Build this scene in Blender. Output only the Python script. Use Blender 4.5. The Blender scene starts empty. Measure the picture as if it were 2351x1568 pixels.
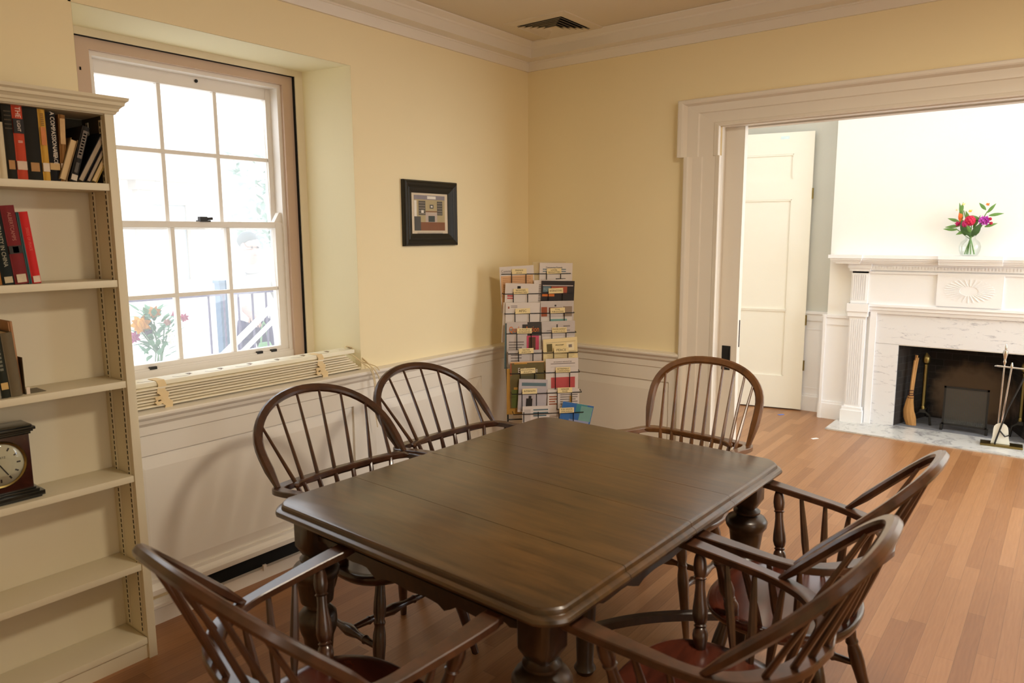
import bpy, bmesh, math, random
from mathutils import Vector, Matrix, Quaternion
random.seed(7)
PI = math.pi
SC = bpy.context.scene
COL = SC.collection

# ------------------------------------------------------------------ materials
def lin(c):
    return tuple(((x/255.0)/12.92 if x/255.0 <= .04045 else ((x/255.0+.055)/1.055)**2.4) for x in c)
MATS = {}
def mat(name, rgb, rough=.6, metal=0., var=.06, scale=6., spec=.5, coat=0., bump=0., bscale=60., stretch=(1, 1, 1), emit=0., alpha=1.):
    if name in MATS: return MATS[name]
    m = bpy.data.materials.new(name); m.use_nodes = True
    nt = m.node_tree; N = nt.nodes; L = nt.links
    b = N['Principled BSDF']
    c = lin(rgb)
    tc = N.new('ShaderNodeTexCoord'); mp = N.new('ShaderNodeMapping'); mp.inputs['Scale'].default_value = stretch
    L.new(tc.outputs['Object'], mp.inputs['Vector'])
    nz = N.new('ShaderNodeTexNoise'); nz.inputs['Scale'].default_value = scale; nz.inputs['Detail'].default_value = 4
    L.new(mp.outputs['Vector'], nz.inputs['Vector'])
    mx = N.new('ShaderNodeMix'); mx.data_type = 'RGBA'
    mx.inputs[6].default_value = tuple(max(0, x*(1-var*2)) for x in c)+(1,)
    mx.inputs[7].default_value = tuple(min(1, x*(1+var*2)) for x in c)+(1,)
    L.new(nz.outputs['Fac'], mx.inputs[0]); L.new(mx.outputs[2], b.inputs['Base Color'])
    b.inputs['Roughness'].default_value = rough; b.inputs['Metallic'].default_value = metal
    b.inputs['Specular IOR Level'].default_value = spec
    b.inputs['Coat Weight'].default_value = coat; b.inputs['Coat Roughness'].default_value = .12
    if bump:
        n2 = N.new('ShaderNodeTexNoise'); n2.inputs['Scale'].default_value = bscale; L.new(mp.outputs['Vector'], n2.inputs['Vector'])
        bp = N.new('ShaderNodeBump'); bp.inputs['Strength'].default_value = bump; bp.inputs['Distance'].default_value = .002
        L.new(n2.outputs['Fac'], bp.inputs['Height']); L.new(bp.outputs['Normal'], b.inputs['Normal'])
    if emit:
        b.inputs['Emission Color'].default_value = c+(1,); b.inputs['Emission Strength'].default_value = emit
    MATS[name] = m
    return m

def wood(name, dark, light, scale=(1, 1, 1), rough=.35, coat=.3, grain=14., spec=.5):
    if name in MATS: return MATS[name]
    m = bpy.data.materials.new(name); m.use_nodes = True
    nt = m.node_tree; N = nt.nodes; L = nt.links; b = N['Principled BSDF']
    tc = N.new('ShaderNodeTexCoord'); mp = N.new('ShaderNodeMapping'); mp.inputs['Scale'].default_value = scale
    L.new(tc.outputs['Object'], mp.inputs['Vector'])
    nz = N.new('ShaderNodeTexNoise'); nz.inputs['Scale'].default_value = grain; nz.inputs['Detail'].default_value = 6; nz.inputs['Roughness'].default_value = .6
    L.new(mp.outputs['Vector'], nz.inputs['Vector'])
    n2 = N.new('ShaderNodeTexNoise'); n2.inputs['Scale'].default_value = 3.5; n2.inputs['Detail'].default_value = 2
    L.new(tc.outputs['Object'], n2.inputs['Vector'])
    ad = N.new('ShaderNodeMath'); ad.operation = 'MULTIPLY_ADD'; ad.inputs[1].default_value = .65
    L.new(nz.outputs['Fac'], ad.inputs[0])
    m2 = N.new('ShaderNodeMath'); m2.operation = 'MULTIPLY'; m2.inputs[1].default_value = .35
    L.new(n2.outputs['Fac'], m2.inputs[0]); L.new(m2.outputs[0], ad.inputs[2])
    cr = N.new('ShaderNodeValToRGB'); cr.color_ramp.elements[0].position = .36; cr.color_ramp.elements[1].position = .66
    cr.color_ramp.elements[0].color = lin(dark)+(1,); cr.color_ramp.elements[1].color = lin(light)+(1,)
    L.new(ad.outputs[0], cr.inputs['Fac']); L.new(cr.outputs['Color'], b.inputs['Base Color'])
    b.inputs['Roughness'].default_value = rough; b.inputs['Coat Weight'].default_value = coat; b.inputs['Coat Roughness'].default_value = .18
    b.inputs['Specular IOR Level'].default_value = spec
    MATS[name] = m
    return m

def floor_mat():
    m = bpy.data.materials.new('oak_strip_floor'); m.use_nodes = True
    nt = m.node_tree; N = nt.nodes; L = nt.links; b = N['Principled BSDF']
    def M(op, a=None, bb=None, c=None):
        n = N.new('ShaderNodeMath'); n.operation = op
        for i, v in enumerate((a, bb, c)):
            if v is None: continue
            if isinstance(v, (int, float)): n.inputs[i].default_value = v
            else: L.new(v, n.inputs[i])
        return n.outputs[0]
    tc = N.new('ShaderNodeTexCoord'); sp = N.new('ShaderNodeSeparateXYZ'); L.new(tc.outputs['Object'], sp.inputs[0])
    W = .0605
    row = M('FLOOR', M('DIVIDE', sp.outputs['Y'], W))
    wn = N.new('ShaderNodeTexWhiteNoise'); wn.noise_dimensions = '1D'; L.new(row, wn.inputs['W'])
    xs = M('ADD', sp.outputs['X'], M('MULTIPLY', wn.outputs['Value'], 5.3))
    col = M('FLOOR', M('DIVIDE', xs, .92))
    cb = N.new('ShaderNodeCombineXYZ'); L.new(row, cb.inputs[0]); L.new(col, cb.inputs[1])
    w2 = N.new('ShaderNodeTexWhiteNoise'); w2.noise_dimensions = '2D'; L.new(cb.outputs[0], w2.inputs['Vector'])
    mp = N.new('ShaderNodeMapping'); mp.inputs['Scale'].default_value = (3, 42, 1); L.new(tc.outputs['Object'], mp.inputs['Vector'])
    nz = N.new('ShaderNodeTexNoise'); nz.inputs['Scale'].default_value = 2.2; nz.inputs['Detail'].default_value = 7; nz.inputs['Distortion'].default_value = .6
    L.new(mp.outputs['Vector'], nz.inputs['Vector'])
    mp2 = N.new('ShaderNodeMapping'); mp2.inputs['Scale'].default_value = (2.2, 9, 1); L.new(tc.outputs['Object'], mp2.inputs['Vector'])
    wv = N.new('ShaderNodeTexWave'); wv.wave_type = 'RINGS'; wv.inputs['Scale'].default_value = 2.4; wv.inputs['Distortion'].default_value = 6; wv.inputs['Detail'].default_value = 3
    L.new(mp2.outputs['Vector'], wv.inputs['Vector'])
    f = M('ADD', M('MULTIPLY_ADD', w2.outputs['Value'], .46, .08), M('ADD', M('MULTIPLY', nz.outputs['Fac'], .38), M('MULTIPLY', wv.outputs['Fac'], .06)))
    cr = N.new('ShaderNodeValToRGB'); E = cr.color_ramp.elements
    E[0].position = .18; E[0].color = lin((132, 86, 50))+(1,)
    E[1].position = .9; E[1].color = lin((176, 128, 86))+(1,)
    e = E.new(.5); e.color = lin((154, 106, 66))+(1,)
    L.new(f, cr.inputs['Fac'])
    fr = M('FRACT', M('DIVIDE', sp.outputs['Y'], W)); fx = M('FRACT', M('DIVIDE', xs, .92))
    gap = M('MINIMUM', M('MINIMUM', fr, M('SUBTRACT', 1, fr)), M('MULTIPLY', M('MINIMUM', fx, M('SUBTRACT', 1, fx)), 14))
    g2 = N.new('ShaderNodeMapRange'); g2.inputs[1].default_value = 0; g2.inputs[2].default_value = .03; g2.inputs[3].default_value = .68; g2.inputs[4].default_value = 1
    L.new(gap, g2.inputs[0])
    mx = N.new('ShaderNodeMix'); mx.data_type = 'RGBA'; mx.blend_type = 'MULTIPLY'; mx.inputs[0].default_value = 1
    L.new(cr.outputs['Color'], mx.inputs[6]); L.new(g2.outputs[0], mx.inputs[7]); L.new(mx.outputs[2], b.inputs['Base Color'])
    b.inputs['Roughness'].default_value = .36; b.inputs['Coat Weight'].default_value = .12; b.inputs['Coat Roughness'].default_value = .25
    return m

def marble_mat(name, base, vein, scale=3., thr=.56):
    m = bpy.data.materials.new(name); m.use_nodes = True
    nt = m.node_tree; N = nt.nodes; L = nt.links; b = N['Principled BSDF']
    tc = N.new('ShaderNodeTexCoord'); mp = N.new('ShaderNodeMapping'); mp.inputs['Scale'].default_value = (1, 1.1, 3.6); mp.inputs['Rotation'].default_value = (.35, 0, 0)
    L.new(tc.outputs['Object'], mp.inputs['Vector'])
    nz = N.new('ShaderNodeTexNoise'); nz.inputs['Scale'].default_value = scale*2.2; nz.inputs['Detail'].default_value = 8; nz.inputs['Roughness'].default_value = .72; nz.inputs['Distortion'].default_value = 1.1
    L.new(mp.outputs['Vector'], nz.inputs['Vector'])
    cr = N.new('ShaderNodeValToRGB'); E = cr.color_ramp.elements
    E[0].position = thr; E[0].color = lin(base)+(1,); E[1].position = thr+.2; E[1].color = lin(vein)+(1,)
    L.new(nz.outputs['Fac'], cr.inputs['Fac']); L.new(cr.outputs['Color'], b.inputs['Base Color'])
    b.inputs['Roughness'].default_value = .25
    return m

def brick_mat():
    m = bpy.data.materials.new('sooty_firebrick'); m.use_nodes = True
    nt = m.node_tree; N = nt.nodes; L = nt.links; b = N['Principled BSDF']
    tc = N.new('ShaderNodeTexCoord'); sp = N.new('ShaderNodeSeparateXYZ'); L.new(tc.outputs['Object'], sp.inputs[0])
    ad = N.new('ShaderNodeMath'); ad.operation = 'ADD'; L.new(sp.outputs['X'], ad.inputs[0]); L.new(sp.outputs['Y'], ad.inputs[1])
    cb = N.new('ShaderNodeCombineXYZ'); L.new(ad.outputs[0], cb.inputs[0]); L.new(sp.outputs['Z'], cb.inputs[1])
    br = N.new('ShaderNodeTexBrick'); br.inputs['Scale'].default_value = 4.4; br.inputs['Mortar Size'].default_value = .012
    br.inputs['Color1'].default_value = lin((42, 33, 28))+(1,); br.inputs['Color2'].default_value = lin((28, 25, 22))+(1,); br.inputs['Mortar'].default_value = lin((52, 48, 45))+(1,)
    L.new(cb.outputs[0], br.inputs['Vector'])
    
    sc_ = N.new('ShaderNodeMapping'); sc_.inputs['Location'].default_value = (0, .1, -.75); sc_.inputs['Scale'].default_value = (0, 2.6, 3.2); sc_.vector_type = 'POINT'
    L.new(tc.outputs['Object'], sc_.inputs['Vector'])
    nn = N.new('ShaderNodeTexNoise'); nn.inputs['Scale'].default_value = 9; L.new(tc.outputs['Object'], nn.inputs['Vector'])
    vl = N.new('ShaderNodeVectorMath'); vl.operation = 'LENGTH'; L.new(sc_.outputs[0], vl.inputs[0])
    a2 = N.new('ShaderNodeMath'); a2.operation = 'MULTIPLY_ADD'; a2.inputs[1].default_value = .5; L.new(nn.outputs['Fac'], a2.inputs[0]); L.new(vl.outputs['Value'], a2.inputs[2])
    mr = N.new('ShaderNodeMapRange'); mr.inputs[1].default_value = .85; mr.inputs[2].default_value = 1.15; mr.inputs[3].default_value = 1; mr.inputs[4].default_value = 0; L.new(a2.outputs[0], mr.inputs[0])
    mz = N.new('ShaderNodeMix'); mz.data_type = 'RGBA'; L.new(mr.outputs[0], mz.inputs[0]); L.new(br.outputs['Color'], mz.inputs[6]); mz.inputs[7].default_value = lin((112, 92, 76))+(1,)
    L.new(mz.outputs[2], b.inputs['Base Color']); b.inputs['Roughness'].default_value = .9
    return m

def glass_mat(name, tint=(1, 1, 1), gl=.06, haze=0., fr=1.):
    m = bpy.data.materials.new(name); m.use_nodes = True
    nt = m.node_tree; N = nt.nodes; L = nt.links
    for n in list(N):
        if n.type == 'BSDF_PRINCIPLED': N.remove(n)
    out = N['Material Output']
    tr = N.new('ShaderNodeBsdfTransparent'); tr.inputs[0].default_value = tint+(1,)
    g = N.new('ShaderNodeBsdfGlossy'); g.inputs['Roughness'].default_value = .03
    fz = N.new('ShaderNodeFresnel'); fz.inputs[0].default_value = 1.45
    nz = N.new('ShaderNodeTexNoise'); nz.inputs['Scale'].default_value = 3
    mu = N.new('ShaderNodeMath'); mu.operation = 'MULTIPLY_ADD'; mu.inputs[1].default_value = gl*.2; L.new(nz.outputs['Fac'], mu.inputs[0]); f2 = N.new('ShaderNodeMath'); f2.operation = 'MULTIPLY'; f2.inputs[1].default_value = fr; L.new(fz.outputs[0], f2.inputs[0]); L.new(f2.outputs[0], mu.inputs[2])
    mx = N.new('ShaderNodeMixShader'); L.new(mu.outputs[0], mx.inputs[0]); L.new(tr.outputs[0], mx.inputs[1]); L.new(g.outputs[0], mx.inputs[2])
    last = mx.outputs[0]
    if haze:
        tl = N.new('ShaderNodeBsdfTranslucent'); tl.inputs[0].default_value = (1, 1, 1, 1)
        m2 = N.new('ShaderNodeMixShader'); m2.inputs[0].default_value = haze
        L.new(last, m2.inputs[1]); L.new(tl.outputs[0], m2.inputs[2]); last = m2.outputs[0]
    L.new(last, out.inputs[0])
    return m

def wall_paint(name, rgb):
    return mat(name, rgb, rough=.75, var=.012, scale=2.5, spec=.3, bump=.06, bscale=180)

YEL = wall_paint('yellow_wall_paint', (244, 230, 190))
CEIL = wall_paint('ceiling_paint', (222, 212, 192))
TRIM = mat('white_trim_paint', (234, 228, 216), rough=.42, var=.012, scale=3)
REVEAL = wall_paint('cream_reveal_paint', (240, 232, 196))
BROWNF = mat('taupe_window_frame_paint', (198, 172, 150), rough=.55, var=.03)
SASH = mat('white_sash_paint', (232, 226, 218), rough=.45, var=.02)
WHITE2 = wall_paint('white_parlour_paint', (240, 238, 233))
WHITE3 = mat('bright_white_trim_paint', (240, 240, 242), rough=.4, var=.008)
SHADEW = wall_paint('shaded_parlour_paint', (212, 212, 204))  # parlour white greyed, shade of the recess wall put into the paint
DOORW = mat('cream_door_paint', (241, 238, 226), rough=.45, var=.01)
SHELF = mat('cream_shelf_paint', (214, 204, 176), rough=.45, var=.015, scale=4)
BLACK = mat('black_paint', (14, 14, 12), rough=.6, var=.1)
VOID = mat('dark_void', (4, 5, 4), rough=.9, var=.1)
WIRE = mat('black_wire', (22, 20, 18), rough=.4, metal=.3, var=.1)
BRASS = mat('aged_brass', (136, 120, 74), rough=.32, metal=1., var=.1)
SILVER = mat('polished_steel', (215, 212, 205), rough=.22, metal=1., var=.04)
IRON = mat('dark_iron', (50, 48, 46), rough=.5, metal=.6, var=.1)
FLOOR = floor_mat()
MARBLE = marble_mat('veined_white_marble', (226, 225, 227), (92, 94, 120))
HEARTHM = marble_mat('grey_hearth_marble', (206, 204, 200), (130, 128, 130), 3.4, .5)
BRICK = brick_mat()
GLASS = glass_mat('window_glass', gl=.05, haze=.14)  # white translucent veil mixed in to imitate glare from outside
VGLASS = glass_mat('clear_vase_glass', tint=(.985, .995, .99), gl=.0, fr=.3)
TABLEW = wood('dark_oak_table_wood', (44, 30, 14), (84, 58, 29), scale=(9, .9, 4), rough=.3, coat=.35, grain=4.5)
TABLEL = wood('dark_oak_turned_wood', (34, 22, 12), (58, 38, 20), scale=(5, 5, 1.2), rough=.36, coat=.3, grain=6)
CH_D = wood('dark_walnut_chair_wood', (44, 25, 16), (78, 46, 29), scale=(4, 4, 1), rough=.3, coat=.4, grain=7)
CH_B = wood('reddish_brown_chair_wood', (38, 22, 13), (76, 45, 28), scale=(3, 3, 1), rough=.28, coat=.45, grain=7)
CH_S = wood('red_brown_seat_wood', (50, 22, 14), (84, 38, 24), scale=(1, 5, 1), rough=.22, coat=.5, grain=5)
CH_L = wood('mid_brown_chair_wood', (74, 45, 20), (118, 76, 38), scale=(3, 3, 1), rough=.33, coat=.35, grain=7)
PAPER = mat('white_paper', (222, 212, 204), rough=.8, var=.02)
CARD = mat('cream_card', (238, 218, 164), rough=.8, var=.02)
INK = mat('black_ink', (30, 26, 24), rough=.7, var=.05)
TEXTG = mat('grey_print', (140, 130, 124), rough=.8, var=.05)
PEACH = mat('peach_paper', (222, 176, 130), rough=.8, var=.03)
def flat(name, rgb, rough=.6): return mat(name, rgb, rough=rough, var=.06, scale=30)

# ------------------------------------------------------------------ mesh builder
class MB:
    def __init__(s): s.v = []; s.f = []; s.mi = []
    def add(s, vs, fs, mi=0):
        o = len(s.v); s.v += [tuple(v) for v in vs]
        for f in fs: s.f.append(tuple(i+o for i in f)); s.mi.append(mi)
    def box(s, x0, x1, y0, y1, z0, z1, mi=0):
        if x0 > x1: x0, x1 = x1, x0
        if y0 > y1: y0, y1 = y1, y0
        if z0 > z1: z0, z1 = z1, z0
        s.add([(x0, y0, z0), (x1, y0, z0), (x1, y1, z0), (x0, y1, z0), (x0, y0, z1), (x1, y0, z1), (x1, y1, z1), (x0, y1, z1)],
              [(0, 3, 2, 1), (4, 5, 6, 7), (0, 1, 5, 4), (1, 2, 6, 5), (2, 3, 7, 6), (3, 0, 4, 7)], mi)
    def obox(s, o, ax, ay, az, mi=0):
        o, ax, ay, az = map(Vector, (o, ax, ay, az))
        vs = [o, o+ax, o+ax+ay, o+ay, o+az, o+ax+az, o+ax+ay+az, o+ay+az]
        s.add(vs, [(0, 3, 2, 1), (4, 5, 6, 7), (0, 1, 5, 4), (1, 2, 6, 5), (2, 3, 7, 6), (3, 0, 4, 7)], mi)
    def quad(s, a, b, c, d, mi=0): s.add([a, b, c, d], [(0, 1, 2, 3)], mi)
    def prism(s, poly, axis, a0, a1, mi=0):
        # poly: 2D points; axis 'x': (y,z), 'y': (x,z), 'z': (x,y)
        def P(p, a):
            return (a, p[0], p[1]) if axis == 'x' else ((p[0], a, p[1]) if axis == 'y' else (p[0], p[1], a))
        n = len(poly); vs = [P(p, a0) for p in poly]+[P(p, a1) for p in poly]
        fs = [tuple(range(n)), tuple(range(2*n-1, n-1, -1))]+[(i, i+n, (i+1) % n+n, (i+1) % n) for i in range(n)]
        s.add(vs, fs, mi)
    def rings(s, rings, cap0=True, cap1=True, mi=0, closed=True):
        n = len(rings[0]); vs = [p for r in rings for p in r]; fs = []
        for i in range(len(rings)-1):
            for j in range(n if closed else n-1):
                k = (j+1) % n
                fs.append((i*n+j, i*n+k, (i+1)*n+k, (i+1)*n+j))
        if cap0: fs.append(tuple(range(n-1, -1, -1)))
        if cap1: b = (len(rings)-1)*n; fs.append(tuple(range(b, b+n)))
        s.add(vs, fs, mi)
    def lathe(s, prof, o=(0, 0, 0), axis=(0, 0, 1), n=16, mi=0):
        o = Vector(o); a = Vector(axis).normalized()
        u = a.orthogonal().normalized(); w = a.cross(u)
        R = []
        for r, h in prof:
            R.append([o+a*h+(u*math.cos(2*PI*i/n)+w*math.sin(2*PI*i/n))*max(r, 1e-5) for i in range(n)])
        s.rings(R, mi=mi)
    def turned(s, p0, p1, prof, n=14, mi=0):
        # prof: (radius, fraction) along p0->p1
        p0, p1 = Vector(p0), Vector(p1); d = p1-p0; L = d.length
        s.lathe([(r, t*L) for r, t in prof], p0, d, n, mi)
    def tube(s, pts, rad, n=10, mi=0, closed=False):
        pts = [Vector(p) for p in pts]; m = len(pts)
        rad = rad if isinstance(rad, (list, tuple)) else [rad]*m
        R = []; prev = None
        for i in range(m):
            if closed: t = (pts[(i+1) % m]-pts[i-1]).normalized()
            else: t = (pts[min(i+1, m-1)]-pts[max(i-1, 0)]).normalized()
            if prev is None: u = t.orthogonal().normalized()
            else:
                u = prev-t*prev.dot(t)
                u = u.normalized() if u.length > 1e-6 else t.orthogonal().normalized()
            prev = u; w = t.cross(u)
            R.append([pts[i]+(u*math.cos(2*PI*k/n)+w*math.sin(2*PI*k/n))*rad[i] for k in range(n)])
        if closed: R.append(R[0]); s.rings(R, False, False, mi)
        else: s.rings(R, mi=mi)
    def sweep(s, pts, up, wid, thk, mi=0, rnd=.3):
        # flat bent bar: width across (side), thickness along up; wid/thk lists
        pts = [Vector(p) for p in pts]; m = len(pts)
        wid = wid if isinstance(wid, (list, tuple)) else [wid]*m
        thk = thk if isinstance(thk, (list, tuple)) else [thk]*m
        R = []
        for i in range(m):
            t = (pts[min(i+1, m-1)]-pts[max(i-1, 0)]).normalized()
            U = up[i] if isinstance(up, list) else up
            U = Vector(U); U = (U-t*U.dot(t)).normalized(); S = t.cross(U)
            a, b = wid[i]/2, thk[i]/2; c = min(a, b)*rnd
            prof = [(-a+c, -b), (a-c, -b), (a, -b+c), (a, b-c), (a-c, b), (-a+c, b), (-a, b-c), (-a, -b+c)]
            R.append([pts[i]+S*x+U*y for x, y in prof])
        s.rings(R, mi=mi)
    def sphere(s, c, r, n=10, m=7, mi=0, sc=(1, 1, 1)):
        c = Vector(c); R = []
        for i in range(m+1):
            a = -PI/2+PI*i/m
            R.append([c+Vector((r*sc[0]*max(math.cos(a), 1e-3)*math.cos(2*PI*k/n), r*sc[1]*max(math.cos(a), 1e-3)*math.sin(2*PI*k/n), r*sc[2]*math.sin(a))) for k in range(n)])
        s.rings(R, mi=mi)
    def leaf(s, p, d, L, w, nrm=(0, 0, 1), bend=.2, mi=0):
        p = Vector(p); d = Vector(d).normalized(); nrm = Vector(nrm)
        sd = d.cross(nrm); sd = sd.normalized() if sd.length > 1e-5 else d.orthogonal().normalized()
        up = sd.cross(d)
        vs = []; K = 5
        for i in range(K+1):
            t = i/K; c = p+d*(L*t)-up*(bend*L*t*t); ww = w*math.sin(PI*min(.97, max(.04, t))**.8)*.5
            vs += [c-sd*ww, c+up*ww*.25, c+sd*ww]
        fs = []
        for i in range(K):
            a = i*3; fs += [(a, a+1, a+4, a+3), (a+1, a+2, a+5, a+4)]
        s.add(vs, fs, mi)
    def xf(s, M):
        s.v = [tuple(M @ Vector(v)) for v in s.v]; return s
    def build(s, name, mats, parent=None, loc=None, smooth=True, ang=35, bevel=0.):
        me = bpy.data.meshes.new(name); me.from_pydata(s.v, [], s.f)
        mats = mats if isinstance(mats, (list, tuple)) else [mats]
        for m in mats: me.materials.append(m)
        for p, i in zip(me.polygons, s.mi): p.material_index = i
        bm = bmesh.new(); bm.from_mesh(me)
        bmesh.ops.recalc_face_normals(bm, faces=bm.faces)
        if bevel:
            bmesh.ops.remove_doubles(bm, verts=bm.verts, dist=1e-6)
            ed = [e for e in bm.edges if len(e.link_faces) == 2 and e.calc_face_angle(0) > .6]
            bmesh.ops.bevel(bm, geom=ed, offset=bevel, segments=2, profile=.6, affect='EDGES', clamp_overlap=True)
        bm.to_mesh(me); bm.free()
        if smooth:
            me.polygons.foreach_set('use_smooth', [True]*len(me.polygons))
            me.set_sharp_from_angle(angle=math.radians(ang))
        o = bpy.data.objects.new(name, me); COL.objects.link(o)
        if parent is not None: o.parent = parent
        if loc is not None: o.location = loc
        return o

def tag(o, label=None, cat=None, group=None, kind=None):
    if label: o['label'] = label
    if cat: o['category'] = cat
    if group: o['group'] = group
    if kind: o['kind'] = kind
    return o
def empty(name, loc=(0, 0, 0), rz=0., label=None, cat=None, group=None, kind=None):
    o = bpy.data.objects.new(name, None); COL.objects.link(o); o.location = loc; o.rotation_euler = (0, 0, rz); o.empty_display_size = .1
    return tag(o, label, cat, group, kind)
def struct(name, mb, m, **k):
    o = mb.build(name, m, **k); o['kind'] = 'structure'; return o

def text_into(mb, txt, size, o, u, v, mi=0, align='CENTER', squash=1.):
    cu = bpy.data.curves.new('lettering', 'FONT'); cu.body = txt; cu.size = size; cu.align_x = align; cu.align_y = 'CENTER'; cu.resolution_u = 2
    ob = bpy.data.objects.new('lettering_tmp', cu); COL.objects.link(ob)
    me = bpy.data.meshes.new_from_object(ob)
    o, u, v = Vector(o), Vector(u).normalized(), Vector(v).normalized()
    mb.add([o+u*(p.co.x*squash)+v*p.co.y for p in me.vertices], [tuple(q.vertices) for q in me.polygons], mi)
    bpy.data.objects.remove(ob); bpy.data.meshes.remove(me); bpy.data.curves.remove(cu)

# ------------------------------------------------------------------ camera
Mc = ((0.6123733915627126, 0.11782730646396389, -0.7817388023869788),
      (-0.7905501646769515, 0.0845001788551268, -0.6065394932753321),
      (-0.005409846136957566, 0.989432385575133, 0.14489405764169808))
CAMP = Vector((-3.833, -2.835, 1.55))
cam = bpy.data.cameras.new('camera'); camo = bpy.data.objects.new('camera', cam); COL.objects.link(camo)
M4 = Matrix(Mc).to_4x4(); M4.translation = CAMP; camo.matrix_world = M4
cam.sensor_fit = 'HORIZONTAL'; cam.sensor_width = 36.; cam.lens = 36*1665.3/2351; cam.clip_start = .05
cam.dof.use_dof = True; cam.dof.focus_distance = 3.6; cam.dof.aperture_fstop = 4.0
SC.camera = camo

# ------------------------------------------------------------------ room shell
CZ = 2.705; XL = -5.2; YB = -5.2
b = MB(); b.box(XL-.2, 3.3, YB-.2, .45, -.1, 0); struct('floor', b, FLOOR)
b = MB(); b.box(XL-.2, .0, YB-.2, .0, CZ, CZ+.12); struct('ceiling', b, CEIL)
b = MB(); b.box(.15, 3.4, YB-.2, .45, 2.95, 3.05); struct('ceiling.001', b, WHITE2)
# window wall, yellow above the rail, opening with splayed reveals
WX0, WX1, WZ0, WZ1 = -2.665, -1.432, .875, 2.36
b = MB()
b.prism([(XL-.2, 0), (WX0, 0), (WX0-.01, .45), (XL-.2, .45)], 'z', 0, 2.95)
b.prism([(WX1, 0), (.15, 0), (.15, .45), (WX1-.085, .45), (WX1-.062, .3)], 'z', 0, 2.95)
b.box(WX0-.01, WX1+.0, 0, .45, WZ1, 2.95)
b.box(WX0-.01, WX1+.0, 0.0, .45, 0, WZ0-.02)
struct('wall_left', b, YEL, smooth=False)
# reveal lining (lighter paint)
b = MB()
b.quad((WX1-.0005, .001, WZ0), (WX1-.0625, .3, WZ0), (WX1-.0625, .3, WZ1), (WX1-.0005, .001, WZ1))
b.quad((WX0, .001, WZ1-.0008), (WX1, .001, WZ1-.0008), (WX1, .32, WZ1-.0008), (WX0, .32, WZ1-.0008))
b.quad((WX0+.001, .001, WZ0), (WX0+.001, .001, WZ1), (WX0+.001, .32, WZ1), (WX0+.001, .32, WZ0))
struct('trim_1', b, REVEAL, smooth=False)
# doorway wall (two leaves, pocket between)
DY0, DY1, DZ = -1.285, -3.45, 2.118
b = MB()
for x0, x1 in ((0, .05), (.10, .15)):
    b.box(x0, x1, DY0, .0, 0, 2.95); b.box(x0, x1, YB-.2, DY1, 0, 2.95)
    b.box(x0, x1, DY1, DY0, DZ+.01, 2.95)
struct('wall_right', b, YEL, smooth=False)
b = MB(); b.box(.05, .10, DY1, DY0, DZ+.03, DZ+.2); b.box(.05, .10, -.45, -.4, 0, 2.9); struct('trim_2', b, mat('dark_track_wood', (96, 70, 48)), smooth=False)
b = MB(); b.box(XL-.2, XL, YB-.2, 0, 0, CZ); struct('wall_rear', b, YEL, smooth=False)
b = MB(); b.box(XL-.2, .0, YB-.2, YB, 0, CZ); struct('wall_back', b, YEL, smooth=False)

# wainscot + rail profiles along both walls --------------------------------------------------
RAIL = [(0, .78), (.014, .78), (.018, .784), (.018, .818), (.022, .824), (.032, .832), (.036, .846), (.046, .854), (.05, .86), (.05, .868), (.046, .873), (0, .878)]
CROWN = [(0, 2.563), (.014, 2.563), (.017, 2.572), (.028, 2.598), (.03, 2.604), (.034, 2.606), (.034, 2.614), (.098, 2.618), (.098, 2.668), (.103, 2.672), (.107, 2.68), (.118, 2.688), (.134, 2.697), (.136, 2.704), (0, 2.704)]
BASE = [(0, 0), (.02, 0), (.02, .064), (.024, .068), (.024, .08), (.018, .084), (.016, .092), (.006, .1), (0, .1)]
def prof_left(b, prof, x0, x1, mi=0, m0=0, m1=0):
    # window wall: y=-off ; mitre at the corner: x end shifted by m*off
    r0 = [(x0+m0*o, -o, z) for o, z in prof]; r1 = [(x1+m1*o, -o, z) for o, z in prof]
    b.rings([r0, r1], mi=mi)
def prof_right(b, prof, y0, y1, mi=0, m0=0, m1=0):
    r0 = [(-o, y0+m0*o, z) for o, z in prof]; r1 = [(-o, y1+m1*o, z) for o, z in prof]
    b.rings([r0, r1], mi=mi)
b = MB(); prof_left(b, CROWN, XL, 0, m1=-1); struct('trim_3', b, TRIM, ang=20)
b = MB(); prof_right(b, CROWN, 0, YB, m0=-1); struct('trim_4', b, TRIM, ang=20)
b = MB(); prof_left(b, RAIL, XL, 0, m1=-1); struct('trim_5', b, TRIM, ang=20)
b = MB(); prof_right(b, RAIL, 0, -1.09, m0=-1); struct('trim_6', b, TRIM, ang=20)
def panels(b, wall, spans, lo, hi, z0=.185, z1=.70, zt=.78, zb=.1):
    T = .012
    def bx(a0, a1, c0, c1, t0, t1):
        if wall == 'L': b.box(a0, a1, -t1, -t0, c0, c1)
        else: b.box(-t1, -t0, a0, a1, c0, c1)
    def P(a, t, z): return (a, -t, z) if wall == 'L' else (-t, a, z)
    bx(lo, hi, z1, zt, 0, T); bx(lo, hi, zb-.1 if 0 else zb, z0, 0, T)
    edges = [lo]+[e for s in spans for e in s]+[hi]
    for i in range(0, len(edges), 2):
        if abs(edges[i+1]-edges[i]) > 1e-4: bx(edges[i], edges[i+1], z0, z1, 0, T)
    for a0, a1 in spans:
        I = .052 if a1 > a0 else -.052
        o = [P(a0, .001, z0), P(a1, .001, z0), P(a1, .001, z1), P(a0, .001, z1)]
        n = [P(a0+I, .0115, z0+.05), P(a1-I, .0115, z0+.05), P(a1-I, .0115, z1-.056), P(a0+I, .0115, z1-.056)]
        b.add(o+n, [(0, 1, 5, 4), (1, 2, 6, 5), (2, 3, 7, 6), (3, 0, 4, 7), (4, 5, 6, 7)])
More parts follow.
